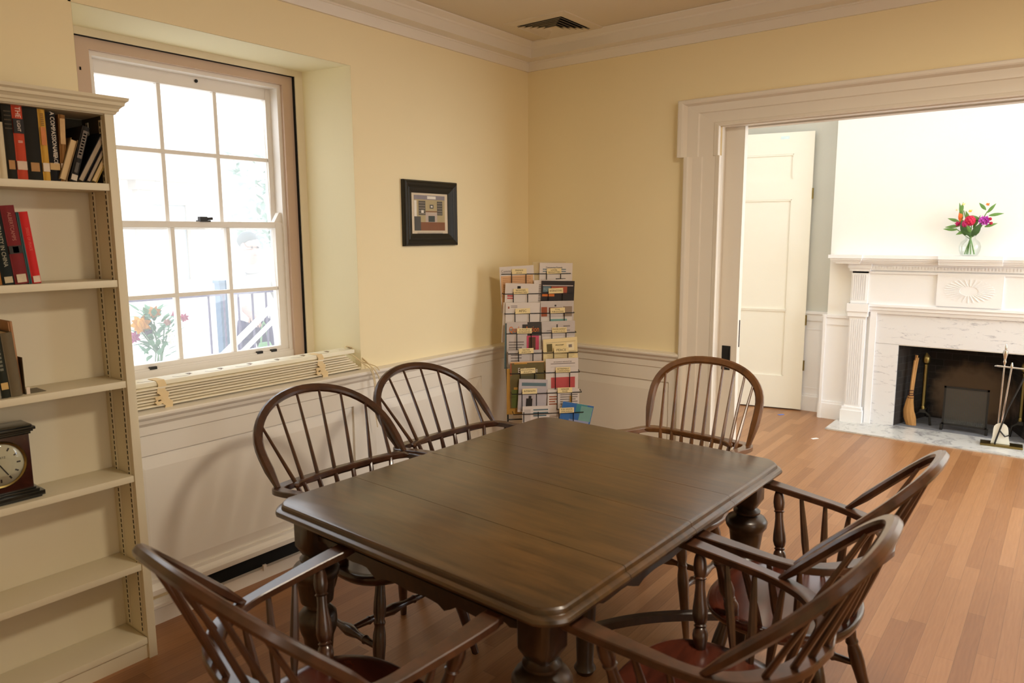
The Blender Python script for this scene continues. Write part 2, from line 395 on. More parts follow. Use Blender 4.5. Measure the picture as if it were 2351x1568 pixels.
b = MB(); panels(b, 'L', [(-4.9, -2.75), (-2.6, -1.5), (-1.41, -.5)], XL, -.0, zb=.14)
struct('trim_7', b, TRIM, smooth=False)
b = MB(); panels(b, 'R', [(-.35, -1.02)], 0, -1.09); struct('trim_8', b, TRIM, smooth=False)
# baseboards: left with the black air slot
b = MB()
prof_left(b, BASE, XL, -2.42); prof_left(b, BASE, -1.35, -.0)
b.prism([(-.02, 0), (-.02, .052), (-.024, .056), (-.0, .056), (0, 0)], 'x', -2.42, -1.35)
b.prism([(-.012, .124), (-.03, .128), (-.032, .15), (-.024, .16), (-.012, .17), (0, .17), (0, .124)], 'x', XL, -.0)
b.box(-2.42, -1.35, -.002, 0, .05, .13, 1)
b.box(-2.068, -2.052, -.03, -.02, .045, .072)
struct('baseboard_left', b, [TRIM, VOID], smooth=False)
b = MB(); prof_right(b, BASE, 0, -1.09); struct('baseboard_right', b, TRIM, ang=20)

# door casing with ears --------------------------------------------------------------------
b = MB()
ST = [(0, 0), (0, .05), (.006, .054), (.022, .054), (.03, .05), (.036, .04), (.042, .028), (.05, .026), (.094, .026), (.1, .02), (.104, .019), (.168, .019), (.174, .024), (.182, .026), (.19, .03), (.196, .03), (.196, 0)]
# side leg: u measured from outer edge to opening
def casing_leg(outer, sgn, z0, z1, z1top=None):
    r0 = [(-t, outer-sgn*u, z0) for u, t in ST]; r1 = [(-t, outer-sgn*u, z1+(0 if z1top is None else 0)-0*u) for u, t in ST]
    b.rings([r0, r1])
casing_leg(-1.09, 1, 0, 1.965)
casing_leg(DY1-.196, -1, 0, 1.965)
# head: u measured from top down
HT = 2.266; sc_ = (HT-DZ)/.196
e0, e1 = -1.05, DY1-.236
r0 = [(-t, e0-u*1.16, HT-u*sc_) for u, t in ST]; r1 = [(-t, e1+u*1.16, HT-u*sc_) for u, t in ST]
b.rings([r0, r1])
for e, s in ((e0, 1), (e1, -1)):   # ear returns
    r0 = [(-t, e-s*u*1.16, HT-u*sc_) for u, t in ST]; r1 = [(-t, e-s*u*1.16, 1.965) for u, t in ST]
    b.rings([r0, r1])
b.box(0, .05, DY0-.002, DY0, 0, DZ); b.box(-.005, .05, DY1, DY0, DZ-.004, DZ+.012); b.box(.1, .155, DY1, DY0, DZ-.006, DZ+.012)
struct('trim_9', b, TRIM, ang=20)

# pocket door ------------------------------------------------------------------------------
d1 = empty('door_1', (.056, -1.39, 0), kind='structure')
b = MB(); D0, D1 = 0., .83
b.box(.004, .034, .03, D1-.03, .02, DZ+.01)
for z0, z1, in ((1.07, 1.66), (1.76, 2.03), (.12, .78)):
    pass
st = [(0, .11), (.7, .83)]
for y0, y1 in st: b.box(-.004, .038, y0, y1, .012, DZ+.02)
for z0, z1 in ((.012, .13), (.78, 1.03), (1.66, 1.76), (2.03, DZ+.02)): b.box(-.004, .038, .11, .7, z0, z1)
b.build('panel', TRIM, d1, smooth=False)
b = MB(); b.box(-.007, -.004, .035, .083, .80, .935); b.box(-.009, -.006, .045, .073, .815, .92); b.build('flush_pull', BLACK, d1, smooth=False)
b = MB(); b.box(0.02, .026, -.003, 0, .93, 1.08); b.build('edge_pull', BLACK, d1, smooth=False)

# ------------------------------------------------------------------ window
w1 = empty('window_1', (0, 0, 0), kind='structure')
y0 = .30
def frame_rect(b, xa, xb, za, zb, wl, wr, wt, wb, ya, yb, mi=0):
    b.box(xa, xa+wl, ya, yb, za, zb, mi); b.box(xb-wr, xb, ya, yb, za, zb, mi)
    b.box(xa+wl, xb-wr, ya, yb, zb-wt, zb, mi)
    if wb: b.box(xa+wl, xb-wr, ya, yb, za, za+wb, mi)
b = MB(); frame_rect(b, -2.68, -1.488, .9, 2.362, .135, .049, .032, 0, .295, .43); b.build('casing', mat('cream_casing_paint', (226, 214, 186), rough=.5, var=.01), w1, smooth=False)
b = MB(); frame_rect(b, -2.545, -1.539, .9, 2.330, .06, .058, .044, .0, .315, .43); b.box(-1.541, -1.538, .3, .316, .9, 2.33, 1); b.box(-2.545, -1.539, .3, .316, 2.328, 2.3305, 1)
b.box(-2.525, -2.519, .313, .316, 2.2, 2.212, 1); b.build('frame', [BROWNF, VOID], w1, smooth=False)
b = MB(); frame_rect(b, -2.487, -1.597, .93, 2.288, .02, .02, .02, .05, .335, .45)
b.box(-2.487, -1.597, .33, .46, .93, .972); b.build('frame.001', SASH, w1, smooth=False)
def sash(name, xa, xb, za, zb, stl, strr, rt, rb, ya, yb, gx, gz):
    b = MB(); frame_rect(b, xa, xb, za, zb, stl, strr, rt, rb, ya, yb)
    for x in gx: b.box(x-.009, x+.009, ya+.006, yb, za+rb, zb-rt)
    for z in gz: b.box(xa+stl, xb-strr, ya+.004, yb-.002, z-.009, z+.009)
    o = b.build(name, SASH, w1, smooth=False, bevel=.0025)
    g = MB(); g.quad((xa+stl, yb-.008, za+rb), (xb-strr, yb-.008, za+rb), (xb-strr, yb-.008, zb-rt), (xa+stl, yb-.008, zb-rt))
    g.build('pane', GLASS, o, smooth=False)
    return o
sash('sash', -2.478, -1.592, 1.585, 2.286, .04, .052, .071, .03, .395, .43, (-2.172, -1.909), (1.926,))
low = sash('sash.001', -2.47, -1.60, .972, 1.619, .07, .058, .027, .028, .345, .38, (-2.18, -1.912), (1.292,))
b = MB(); b.box(-2.055, -2.005, .335, .375, 1.619, 1.626); b.box(-2.05, -2.015, .345, .368, 1.626, 1.642); b.tube([(-2.02, .355, 1.632), (-1.99, .345, 1.634)], .006); b.build('sash_lock', IRON, low)
for x in (-2.32, -1.79, -1.71): 
    b = MB(); b.box(x-.016, x+.016, .332, .346, .975, .987); b.build('sash_lift', IRON, low)
b = MB(); b.prism([(-1.66, 1.619), (-1.612, 1.619), (-1.612, 1.668), (-1.63, 1.668)], 'y', .35, .378); b.build('sash_horn', SASH, low)
b = MB(); b.sphere((-2.0, .392, 2.25), .008); b.build('window_stop', BLACK, w1)
# stool under the window
b = MB(); b.box(WX0, WX1, -.0, .34, WZ0-.03, WZ0+.002); b.box(-2.545, -1.54, .28, .40, WZ0, .935)
struct('trim_10', b, TRIM, smooth=False)

# ------------------------------------------------------------------ parlour beyond the doorway
b = MB(); b.box(2.74, 2.9, -1.22, .45, 0, 2.95); struct('wall_far', b, SHADEW, smooth=False)
b = MB(); b.box(2.555, 3.2, -1.765, -1.22, 0, 2.95); b.box(2.555, 3.2, -3.3, -2.67, 0, 2.95); b.box(2.555, 3.2, -2.67, -1.765, .668, 2.95); b.box(2.74, 3.4, YB-.2, -3.3, 0, 2.95)
struct('wall_far.001', b, WHITE2, smooth=False)
b = MB(); b.box(.15, 2.9, .45, .6, -.1, 2.95); struct('wall_end', b, WHITE2, smooth=False)
b = MB(); b.box(0, 3.4, YB-.2, YB, 0, 2.95); struct('wall_end.001', b, WHITE2, smooth=False)
b = MB()
for (x, ya, yb) in ((2.74, .45, -1.22), (2.555, -1.19, -1.4)):
    for o, z0, z1 in ((.03, .86, .882), (.02, .80, .86), (.012, .0, .80), (.03, 0, .13), (.022, .13, .15)):
        b.box(x-o, x, ya, yb, z0, z1)
b.box(2.52, 2.74, -1.2, -1.22, 0, .88)
b.box(2.732, 2.725, .3, -1.18, .72, .73); b.box(2.732, 2.725, .3, -1.18, .2, .21)
struct('baseboard_far', b, WHITE3, smooth=False)
d2 = empty('door_2', (2.672, -1.012, .012), math.atan2(.519, -.112)-PI/2, kind='structure')   # local +Y runs along the door leaf
b = MB(); Ht = 2.39
for y0, y1 in ((0, .155), (.62, .78)): b.box(-.0, .04, y0, y1, 0, Ht)
for z0, z1 in ((0, .29), (.875, .885), (1.83, 2.0), (2.21, Ht)): b.box(0, .04, .155, .62, z0, z1)
b.box(.012, .03, .155, .62, 0, Ht)
for z0, z1 in ((.29, .875), (.885, 1.83), (2.0, 2.21)):
    b.prism([(.155, z0), (.165, z0+.01), (.165, z1-.01), (.155, z1)], 'x', .001, .012); b.box(.003, .012, .165, .61, z1-.012, z1)
b.build('panel', DOORW, d2, smooth=False)
for z in (.35, .75, 1.83):
    b = MB(); b.lathe([(.007, 0), (.007, .09)], (.0, -.006, z)); b.build('hinge', BRASS, d2)
b = MB(); b.box(-.002, 0, .2, .27, 2.335, 2.36); b.build('door_tag', flat('pale_blue_tag', (214, 236, 240)), d2, smooth=False)

# fireplace --------------------------------------------------------------------------------
fp = empty('fireplace', (2.5, -2.22, 0), 0, 'white painted fireplace with fluted pilasters, marble surround and soot-black firebox', 'fireplace')
FX, FY = 2.5, -2.22
def F(b): 
    b.v = [(x-FX, y-FY, z) for x, y, z in b.v]; return b
YM = -3.19
b = MB()   # shelf with breakfronts
for o, z0, z1 in ((.0, 1.355, 1.382), (.012, 1.34, 1.355), (.03, 1.325, 1.34), (.05, 1.312, 1.325)):
    b.box(2.385+o, 2.56, YM+o, -1.25-o, z0, z1)
    for ya, yb in ((-1.25-o, -1.50+o*.4), (YM+o, YM+.25), (-2.02, -2.42)): b.box(2.362+o, 2.40, ya, yb, z0, z1)
F(b).build('mantel_shelf', WHITE3, fp, smooth=False)
b = MB()
b.box(2.515, 2.56, -3.04, -1.40, .99, 1.312)
b.box(2.485, 2.52, -3.03, -1.41, 1.262, 1.312)
for k in range(64):
    y = -1.54-k*.0215
    b.box(2.478, 2.486, y, y-.012, 1.272, 1.292)
b.box(2.5, 2.52, -3.03, -1.41, 1.235, 1.25)
b.box(2.498, 2.52, -2.43, -2.01, 1.0, 1.24)
for k in range(28):      # oval fan medallion
    a = 2*PI*k/28; b.obox((2.494, -2.22+.06*math.cos(a), 1.12+.035*math.sin(a)), (.006, 0, 0), (0, .1*math.cos(a), .05*math.sin(a)), (0, -.006*math.sin(a), .006*math.cos(a)))
F(b).build('frieze', WHITE3, fp, smooth=False)
b = MB()
for o, z0, z1 in ((0., .925, .945), (.016, .945, .972), (.03, .972, .99)): b.box(2.525-o, 2.56, -3.05, -1.39, z0, z1)
b.box(2.525, 2.565, -1.555, -1.602, 0, .925); b.box(2.525, 2.565, -2.885, -2.838, 0, .925); b.box(2.53, 2.565, -2.84, -1.60, .915, .93)
F(b).build('architrave', WHITE3, fp, smooth=False)
for ya in (-1.53, -3.03):
    b = MB(); yb = ya+.125
    b.box(2.495, 2.56, ya, yb, 0, .93); b.box(2.5, 2.56, ya, yb, .99, 1.31)
    for k in range(7):
        y = ya+.012+k*.0155; 
        b.box(2.489, 2.496, y, y+.008, .16, .86); b.box(2.493, 2.501, y, y+.008, 1.02, 1.22)
    b.box(2.465, 2.56, ya-.02, yb+.02, 0, .11); b.box(2.475, 2.56, ya-.013, yb+.013, .11, .135)
    b.box(2.48, 2.56, ya-.012, yb+.012, .885, .925); b.box(2.478, 2.56, ya-.014, yb+.014, 1.25, 1.275); b.box(2.465, 2.56, ya-.024, yb+.024, 1.275, 1.312)
    b.box(2.472, 2.56, ya-.018, yb+.018, .925, .99)
    F(b).build('pilaster', WHITE3, fp, smooth=False)
b = MB(); b.box(2.548, 2.585, -1.77, -1.60, 0, .672); b.box(2.548, 2.585, -2.84, -2.67, 0, .672); b.box(2.548, 2.585, -2.84, -1.60, .675, .925)
F(b).build('marble_surround', MARBLE, fp, smooth=False)
b = MB()
b.quad((2.57, -1.77, 0), (3.05, -1.93, 0), (3.05, -1.93, .9), (2.57, -1.77, .9)); b.quad((2.57, -2.67, 0), (3.05, -2.51, 0), (3.05, -2.51, .9), (2.57, -2.67, .9))
b.quad((3.05, -1.93, 0), (3.05, -2.51, 0), (3.05, -2.51, .9), (3.05, -1.93, .9)); b.quad((2.57, -1.77, .9), (2.57, -2.67, .9), (3.05, -2.51, .9), (3.05, -1.93, .9))
F(b).build('firebox', BRICK, fp, smooth=False)
b = MB(); b.box(2.585, 3.05, -2.67, -1.77, .0, .012); F(b).build('firebox_floor', mat('ashy_slate', (112, 112, 116), rough=.8, var=.2, scale=14), fp, smooth=False)
b = MB(); b.box(2.16, 2.585, -3.09, -1.352, 0.0, .01); F(b).build('hearth', HEARTHM, fp, smooth=False)

# andirons, screen, broom, tools
def andiron(y, x, label):
    t = empty('andiron', (x, y, .013), 0, label, 'andiron', 'andirons in the fireplace')
    b = MB(); b.lathe([(.018, 0), (.018, .02), (.013, .03), (.0155, .045), (.0155, .36), (.02, .37), (.012, .375)], (0, 0, .125)); b.build('column', BRASS, t)
    b = MB(); b.lathe([(.008, 0), (.024, .012), (.031, .035), (.026, .06), (.012, .08), (.002, .092)], (0, 0, .497)); b.build('finial', BRASS, t)
    b = MB(); b.box(-.02, .02, -.02, .02, .1, .128); b.box(0, .3, -.012, .012, .105, .125)
    for s in (-1, 1): b.tube([(0, s*.01, .11), (0, s*.05, .08), (0, s*.06, .0)], .009)
    b.tube([(.29, 0, .11), (.29, 0, 0)], .009); b.build('base', IRON, t)
andiron(-1.947, 2.735, 'brass andiron with egg finial beside the straw broom in the firebox')
andiron(-2.60, 2.72, 'brass andiron behind the hanging fire tools in the firebox')
t = empty('fireplace_grate', (2.66, -2.245, .013), 0, 'small dark mesh fireguard standing on feet in the middle of the firebox', 'fireguard')
b = MB(); W2 = .15
for (ya, yb, za, zb) in ((-W2, W2, .335, .35), (-W2, W2, .04, .055), (-W2, -W2+.014, .04, .35), (W2-.014, W2, .04, .35)): b.box(-.005, .005, ya, yb, za, zb)
b.build('frame', IRON, t, smooth=False)
b = MB()
for k in range(24): b.box(-.002, .002, -W2+.012*k+.006, -W2+.012*k+.01, .05, .34)
for k in range(24): b.box(-.002, .002, -W2, W2, .055+.012*k, .059+.012*k)
b.build('mesh_panel', mat('grey_wire_mesh', (92, 92, 88), rough=.5, metal=.5), t, smooth=False)
for s in (-1, 1):
    b = MB(); b.box(-.03, .03, s*W2-.01, s*W2+.01, 0, .045); b.build('foot', IRON, t, bevel=.003)
t = empty('hearth_broom', (2.66, -1.862, .013), 0, 'straw hearth broom leaning handle-up in the left corner of the firebox', 'broom')
b = MB(); p = [(0, 0, 0.0), (.0, .008, .06), (0, .014, .12), (0, .006, .19), (0, -.004, .24)]
R = []
for (x, y, z), (wx, wy) in zip(p, ((.02, .035), (.022, .043), (.021, .037), (.018, .027), (.014, .02))):
    R.append([(x+wx*math.cos(2*PI*k/20)*(1+.08*(k % 2)), y-.05*(1-z/.24)*.4+wy*math.sin(2*PI*k/20)*(1+.08*(k % 2)), z) for k in range(20)])
b.rings(R); b.build('bristles', mat('broom_straw', (176, 128, 72), rough=.8, var=.2, scale=40, stretch=(4, 4, .4)), t, ang=15)
b = MB()
for k in range(11):
    a = k*2.4; r = .012*math.sqrt(k/11)
    b.tube([(r*math.cos(a), -.004+r*math.sin(a), .23), (r*1.1*math.cos(a)+.004, -.012+r*1.1*math.sin(a), .40), (r*1.2*math.cos(a)+.01, -.022+r*math.sin(a)*1.3, .53+.02*(k % 3))], .0052, 6)
b.build('handle', mat('broom_cane', (186, 140, 86), rough=.6, var=.15), t)
b = MB()
for z in (.225, .245, .262, .285): b.lathe([(.0225-.03*(z-.225), -.002), (.024-.03*(z-.225), 0), (.0225-.03*(z-.225), .002)], (0, -.004-.02*(z-.22), z))
b.build('binding', flat('maroon_twine', (70, 30, 28)), t)
t = empty('fire_tool_stand', (2.40, -2.50, .01), math.radians(4), 'brass fire tool stand on the marble hearth at the firebox mouth', 'fire tool stand')
b = MB(); b.box(-.055, .055, -.14, .12, 0, .018); b.build('base', BRASS, t, bevel=.004)
b = MB(); b.tube([(0, .02, .018), (0, .015, .62)], .0055); b.lathe([(.006, 0), (.012, .02), (.008, .035), (.011, .05), (.017, .08), (.015, .1), (.006, .108), (.008, .125), (.002, .15)], (0, .015, .6)); b.build('pole', SILVER, t)
b = MB(); b.tube([(.0, .07, .585), (-.014, .06, .59), (0, -.12, .578), (.014, -.1, .575), (.014, .05, .582)], .005, closed=True); b.build('hanger', SILVER, t)
t = empty('fire_shovel', (2.385, -2.50, .03), math.radians(4), 'bright steel fire shovel hanging blade-down from the brass tool stand', 'shovel')
b = MB(); b.tube([(.005, -.03, .57), (.0, .0, .15)], .0055); b.lathe([(.007, -.02), (.009, 0), (.004, .02)], (.005, -.03, .58)); b.build('handle', SILVER, t)
b = MB(); pl = []
for k in range(9): a = PI*k/8; pl.append((.045*math.cos(a), .13+.045*math.sin(a)-.02))
pl += [(-.052, .05), (-.062, .0), (.055, .0), (.047, .05)]
b.prism(pl, 'x', -.012, -.009); b.build('blade', mat('shiny_shovel_steel', (235, 238, 230), rough=.35, metal=.3), t, smooth=False)
t = empty('poker', (2.37, -2.50, .03), math.radians(4), 'black iron poker slanting across the steel fire shovel', 'poker')
b = MB(); b.tube([(.01, -.13, .56), (-.003, -.03, .26), (-.006, .022, .03), (-.006, .028, .0)], .0055); b.tube([(-.006, .005, .1), (-.008, -.03, .06), (-.008, -.055, .075)], .005); b.build('rod', IRON, t)

# ------------------------------------------------------------------ flowers helper
GREEN = mat('leaf_green', (96, 138, 62), rough=.5, var=.2, scale=20)
GREEN2 = mat('dark_leaf_green', (62, 98, 52), rough=.5, var=.2, scale=20)
def bloom(name, c, r, m, par, n=22, sc=(1, 1, 1), petals=True):
    b = MB(); c = Vector(c)
    for k in range(n):
        z = 1-2*(k+.5)/n; a = k*2.399; q = math.sqrt(1-z*z)
        d = Vector((q*math.cos(a)*sc[0], q*math.sin(a)*sc[1], z*sc[2]))
        if petals: b.leaf(c+d*r*.2, d, r*.9, r*.62, (-d.y, d.x, .3), .15)
        else: b.sphere(c+d*r*.72, r*.36, 6, 4)
    b.sphere(c, r*.6, 8, 5)
    return b.build(name, m, par)
vs = empty('flower_vase', (2.455, -2.205, 1.382), 0, 'round clear glass vase of bright cut flowers on the white mantel shelf', 'vase')
b = MB(); b.lathe([(.04, 0), (.056, .006), (.068, .04), (.07, .07), (.06, .1), (.036, .122), (.031, .135), (.038, .15), (.0365, .15), (.0295, .135), (.0345, .121), (.0585, .098), (.0685, .07), (.0665, .04), (.054, .008), (.001, .005)], n=24); b.build('bowl', VGLASS, vs)
b = MB(); b.lathe([(.001, .007), (.052, .01), (.064, .04), (.0665, .07), (.001, .07)], n=24); b.build('water', VGLASS, vs)
stems = [((.01, .02, .012), (0, -.06, .24)), ((0, -.03, .012), (.0, .07, .27)), ((-.02, -.01, .012), (-.01, .0, .23)), ((.0, .03, .012), (-.0, -.09, .32)), ((.02, -.03, .012), (.02, .06, .33)), ((.0, .01, .012), (.01, .1, .2))]
b = MB()
for p, q in stems: b.tube([p, (p[0]*.3, p[1]*.1, .12), q], .0032, 6)
b.build('stem', GREEN, vs)
random.seed(3)
LV = [((0, .09, .19), (0, 1, .1), .09), ((0, .07, .22), (0, 1, -.08), .1), ((0, .08, .25), (0, 1, .35), .08), ((0, .06, .27), (0, .25, 1), .12), ((0, .075, .3), (0, -.1, 1), .09), ((0, -.01, .2), (0, -.4, 1), .1), ((0, .02, .16), (0, .5, .9), .1), ((0, -.02, .17), (-.4, -.6, .7), .08), ((0, -.08, .21), (0, -1, .35), .08), ((0, -.1, .29), (0, -1, .18), .09), ((0, -.09, .31), (0, -.7, 1), .08), ((0, -.08, .33), (0, .6, .7), .07), ((-.02, 0, .17), (-.7, .2, .5), .08), ((0, .04, .18), (-.3, .9, -.4), .06), ((.0, -.045, .26), (-.2, .7, .5), .06), ((0, .02, .26), (-.3, .3, .9), .07)]
b = MB()
for p, d, L in LV: b.leaf(p, d, L, .024, (-1, 0, .2), .15)
b.build('leaves', GREEN, vs)
b = MB(); b.leaf((-.01, .0, .14), (-.3, .4, .9), .13, .05, (-1, 0, .2)); b.leaf((-.01, -.01, .14), (-.3, -.4, .8), .11, .05, (-1, 0, .2)); b.leaf((-.01, 0.03, .15), (-.2, .3, .9), .11, .045, (-1, 0, .2)); b.build('leaves.001', GREEN2, vs)
bloom('blossom', (-.02, .01, .255), .036, flat('crimson_bloom', (196, 14, 66)), vs, 40, petals=False)
bloom('blossom', (-.02, .035, .232), .026, flat('magenta_bloom', (190, 24, 100)), vs, 30, petals=False)
bloom('blossom', (-.01, -.075, .255), .036, flat('orchid_bloom', (190, 74, 180)), vs, 34)
bloom('blossom', (0, .085, .235), .022, flat('magenta_bloom', (190, 24, 100)), vs, 16)
bloom('blossom', (0, -.11, .265), .012, flat('red_bud', (190, 28, 60)), vs, 14, petals=False)
bloom('blossom', (0, -.118, .235), .012, flat('red_bud', (190, 28, 60)), vs, 14, petals=False)
bloom('blossom', (-.01, .052, .22), .011, flat('scarlet_bud', (214, 44, 34)), vs, 12, petals=False)
b = MB(); b.leaf((0, .065, .24), (0, .25, 1), .085, .03, (-1, 0, 0)); b.leaf((-.005, .07, .27), (0, .15, 1), .05, .026, (-1, 0, 0)); b.build('blossom', flat('orange_bract', (236, 110, 36)), vs)
bloom('blossom', (0, -.088, .37), .013, flat('orange_petal', (240, 134, 52)), vs, 12)
bloom('blossom', (0, .06, .375), .011, flat('pale_yellow_petal', (246, 232, 150)), vs, 10)
bloom('blossom', (0, .016, .325), .013, flat('yellow_petal', (250, 206, 84)), vs, 10)
bloom('blossom', (0, .1, .335), .01, flat('pale_orange_petal', (252, 220, 176)), vs, 8)
# scraps on the floor
for nm, x, y, m, lb in (('paper_scrap', 2.40, -.915, flat('blue_scrap', (90, 130, 220)), 'tiny blue paper scrap on the oak floor in front of the cream door'), ('paper_scrap', 1.80, -1.36, flat('white_scrap', (236, 236, 236)), 'tiny white scrap on the oak floor between the doorway chair and the hearth')):
    b = MB(); b.obox((x, y, .0005), (.045, -.03, 0), (.012, .02, 0), (0, 0, .0015)); tag(b.build(nm, m, smooth=False), lb, 'paper scrap')

# ------------------------------------------------------------------ ceiling vent
cv = empty('ceiling_vent', (-.322, -.418, CZ), 0, 'square louvred ceiling air vent in the corner of the ceiling', 'vent')
b = MB(); S = .2
def sq(b, r0, r1, z0, z1, mi=0):
    o = [(-r0, -r0, z0), (r0, -r0, z0), (r0, r0, z0), (-r0, r0, z0)]; i = [(-r1, -r1, z1), (r1, -r1, z1), (r1, r1, z1), (-r1, r1, z1)]
    b.add(o+i, [(k, (k+1) % 4, (k+1) % 4+4, k+4) for k in range(4)], mi)
sq(b, .203, .2, -.0, -.006); sq(b, .2, .148, -.006, -.01); sq(b, .148, .146, -.01, .0); b.build('frame', CEIL, cv, smooth=False)
b = MB(); b.box(-.15, .15, -.15, .15, -.0015, -.001); b.build('duct', VOID, cv, smooth=False)
for k in range(5):
    b = MB(); r = .146-k*.026; sq(b, r, r-.021, -.018, -.004); sq(b, r-.0008, r-.0215, -.0186, -.0046)
    if k == 4: b.box(-r+.02, r-.02, -r+.02, r-.02, -.006, -.003)
    b.build('louvre', CEIL, cv, smooth=False)

# ------------------------------------------------------------------ framed picture
pf = empty('framed_picture', (-.915, 0, 1.67), 0, 'small black framed photograph of a fireplace room hanging on the yellow wall', 'picture')
HW, HH = .2075, .1745
def prect(b, r, y0, y1, mi=0, sx=HW, sz=HH): pass
b = MB()
prf = [(0, 0), (0, .018), (.006, .026), (.016, .03), (.026, .026), (.034, .02), (.04, .022), (.05, .018), (.062, .012), (.066, .01), (.066, 0)]
cs = [(-1, -1), (1, -1), (1, 1), (-1, 1)]
R = [[(sx*(HW-u), -t, sz*(HH-u)) for u, t in prf] for sx, sz in cs]
for k in range(4): b.rings([R[k], R[(k+1) % 4]], False, False)
b.build('frame', mat('black_frame_lacquer', (22, 23, 18), rough=.4, var=.1), pf, ang=20)
PW, PH = .142, .12
b = MB()
def rc(x0, x1, z0, z1, m, y=-.0065): b.quad((x0, y, z0), (x1, y, z0), (x1, y, z1), (x0, y, z1), m)
rc(-PW, PW, -PH, PH, 0, -.006)
pm = [mat('mount_board', (226, 208, 180), rough=.8, var=.01), flat('pic_wall', (188, 168, 124)), flat('pic_floor', (140, 84, 44)), flat('pic_shelf', (92, 84, 70)), flat('pic_mantel', (196, 176, 158)), flat('pic_hearth', (66, 72, 66)), flat('pic_lamp', (232, 222, 206)), flat('pic_ceiling', (146, 136, 138)), flat('pic_sofa', (82, 78, 70)), TEXTG]
X0, X1, Z0, Z1 = -.121, .118, -.092, .097
def pr(u0, u1, v0, v1, m, y): rc(X0+(X1-X0)*u0, X0+(X1-X0)*u1, Z0+(Z1-Z0)*v0, Z0+(Z1-Z0)*v1, m, y)
pr(0, 1, 0, 1, 1, -.0066); pr(0, 1, 0, .24, 2, -.0070); pr(0, 1, .88, 1, 7, -.0070); pr(.42, .7, .9, .98, 6, -.0074)
pr(.14, .36, .44, .84, 3, -.0070); pr(.74, .92, .44, .84, 3, -.0070); pr(.36, .74, .24, .52, 4, -.0070); pr(.45, .66, .25, .42, 5, -.0074)
pr(.36, .74, .53, .555, 2, -.0074); pr(.5, .62, .63, .74, 8, -.0074); pr(.53, .59, .66, .71, 6, -.0078); pr(0, .2, 0, .4, 8, -.0074); pr(0, .08, .4, .85, 6, -.0072); pr(.22, .3, .5, .58, 6, -.0076)
for k in range(5):
    pr(.15, .35, .48+k*.075, .49+k*.075, 4, -.0074); pr(.75, .91, .48+k*.075, .49+k*.075, 4, -.0074)
for k in range(3): rc(-.1, .1-.03*(k == 2), -.101-k*.0055, -.103-k*.0055, 9)
b.build('print', pm, pf, smooth=False)
b = MB(); b.quad((-PW, -.0085, -PH), (PW, -.0085, -PH), (PW, -.0085, PH), (-PW, -.0085, PH)); b.build('glazing', glass_mat('picture_glass', gl=.02), pf, smooth=False)

# ------------------------------------------------------------------ bookcase
BX0, BX1, BYF, BYB = -3.55, -2.657, -.233, -.052
bk = empty('bookcase', ((BX0+BX1)/2, 0, 0), 0, 'tall cream painted bookcase with adjustable shelves and cornice standing beside the window', 'bookcase')
OX = (BX0+BX1)/2
def K(b): b.v = [(x-OX, y, z) for x, y, z in b.v]; return b
for x0, x1 in ((BX0, BX0+.03), (BX1-.03, BX1)):
    b = MB(); b.box(x0, x1, BYF, BYB, 0, 1.97); K(b).build('side_panel', SHELF, bk, bevel=.002)
b = MB(); b.box(BX0+.03, BX1-.03, BYB-.006, BYB, .02, 1.96); K(b).build('back_panel', SHELF, bk, smooth=False)
b = MB(); b.box(BX0+.03, BX1-.03, BYF+.006, BYB-.006, 1.955, 1.975); K(b).build('top_panel', SHELF, bk, smooth=False)
b = MB()
pr_ = [(0, 1.958), (.004, 1.958), (.008, 1.966), (.012, 1.968), (.014, 1.976), (.022, 1.984), (.026, 1.986), (.028, 1.996), (.036, 2.002), (.038, 2.012), (0, 2.012)]
A = [[(BX0-o, BYB, z) for o, z in pr_], [(BX0-o, BYF-o, z) for o, z in pr_], [(BX1+o, BYF-o, z) for o, z in pr_], [(BX1+o, BYB, z) for o, z in pr_]]
b.rings(A); b.box(BX0, BX1, BYF, BYB, 1.975, 2.012); K(b).build('cornice', SHELF, bk, ang=15)
SZ = [1.73, 1.405, 1.051, .706, .37, .082]
for z in SZ:
    b = MB(); b.box(BX0+.031, BX1-.031, BYF+.004, BYB-.007, z-.024, z); K(b).build('shelf', SHELF, bk, bevel=.002)
b = MB(); b.box(BX0+.031, BX1-.0305, BYB-.0075, BYB-.0062, 1.731, 1.954); b.box(BX1-.0308, BX1-.0302, BYF+.03, BYB-.007, 1.731, 1.954); K(b).build('bay_shade', mat('painted_bay_shade', (58, 52, 38), rough=.8), bk, smooth=False)  # dark sheets put the shade inside the top bay into colour
b = MB(); b.box(BX0+.03, BX1-.03, BYF+.012, BYF+.026, 0, .056); K(b).build('plinth', SHELF, bk, smooth=False)
STR = mat('slotted_standard_grey', (120, 110, 84), rough=.5, metal=.3)
for y in (-.20, -.10):
    b = MB(); x = BX1-.0302
    b.box(x-.003, x, y-.009, y+.009, .09, 1.94, 0); 
    for k in range(92): z = .1+k*.02; b.box(x-.0036, x-.0029, y-.003, y+.003, z, z+.013, 1)
    K(b).build('shelf_standard', [SHELF, VOID], bk, smooth=False)

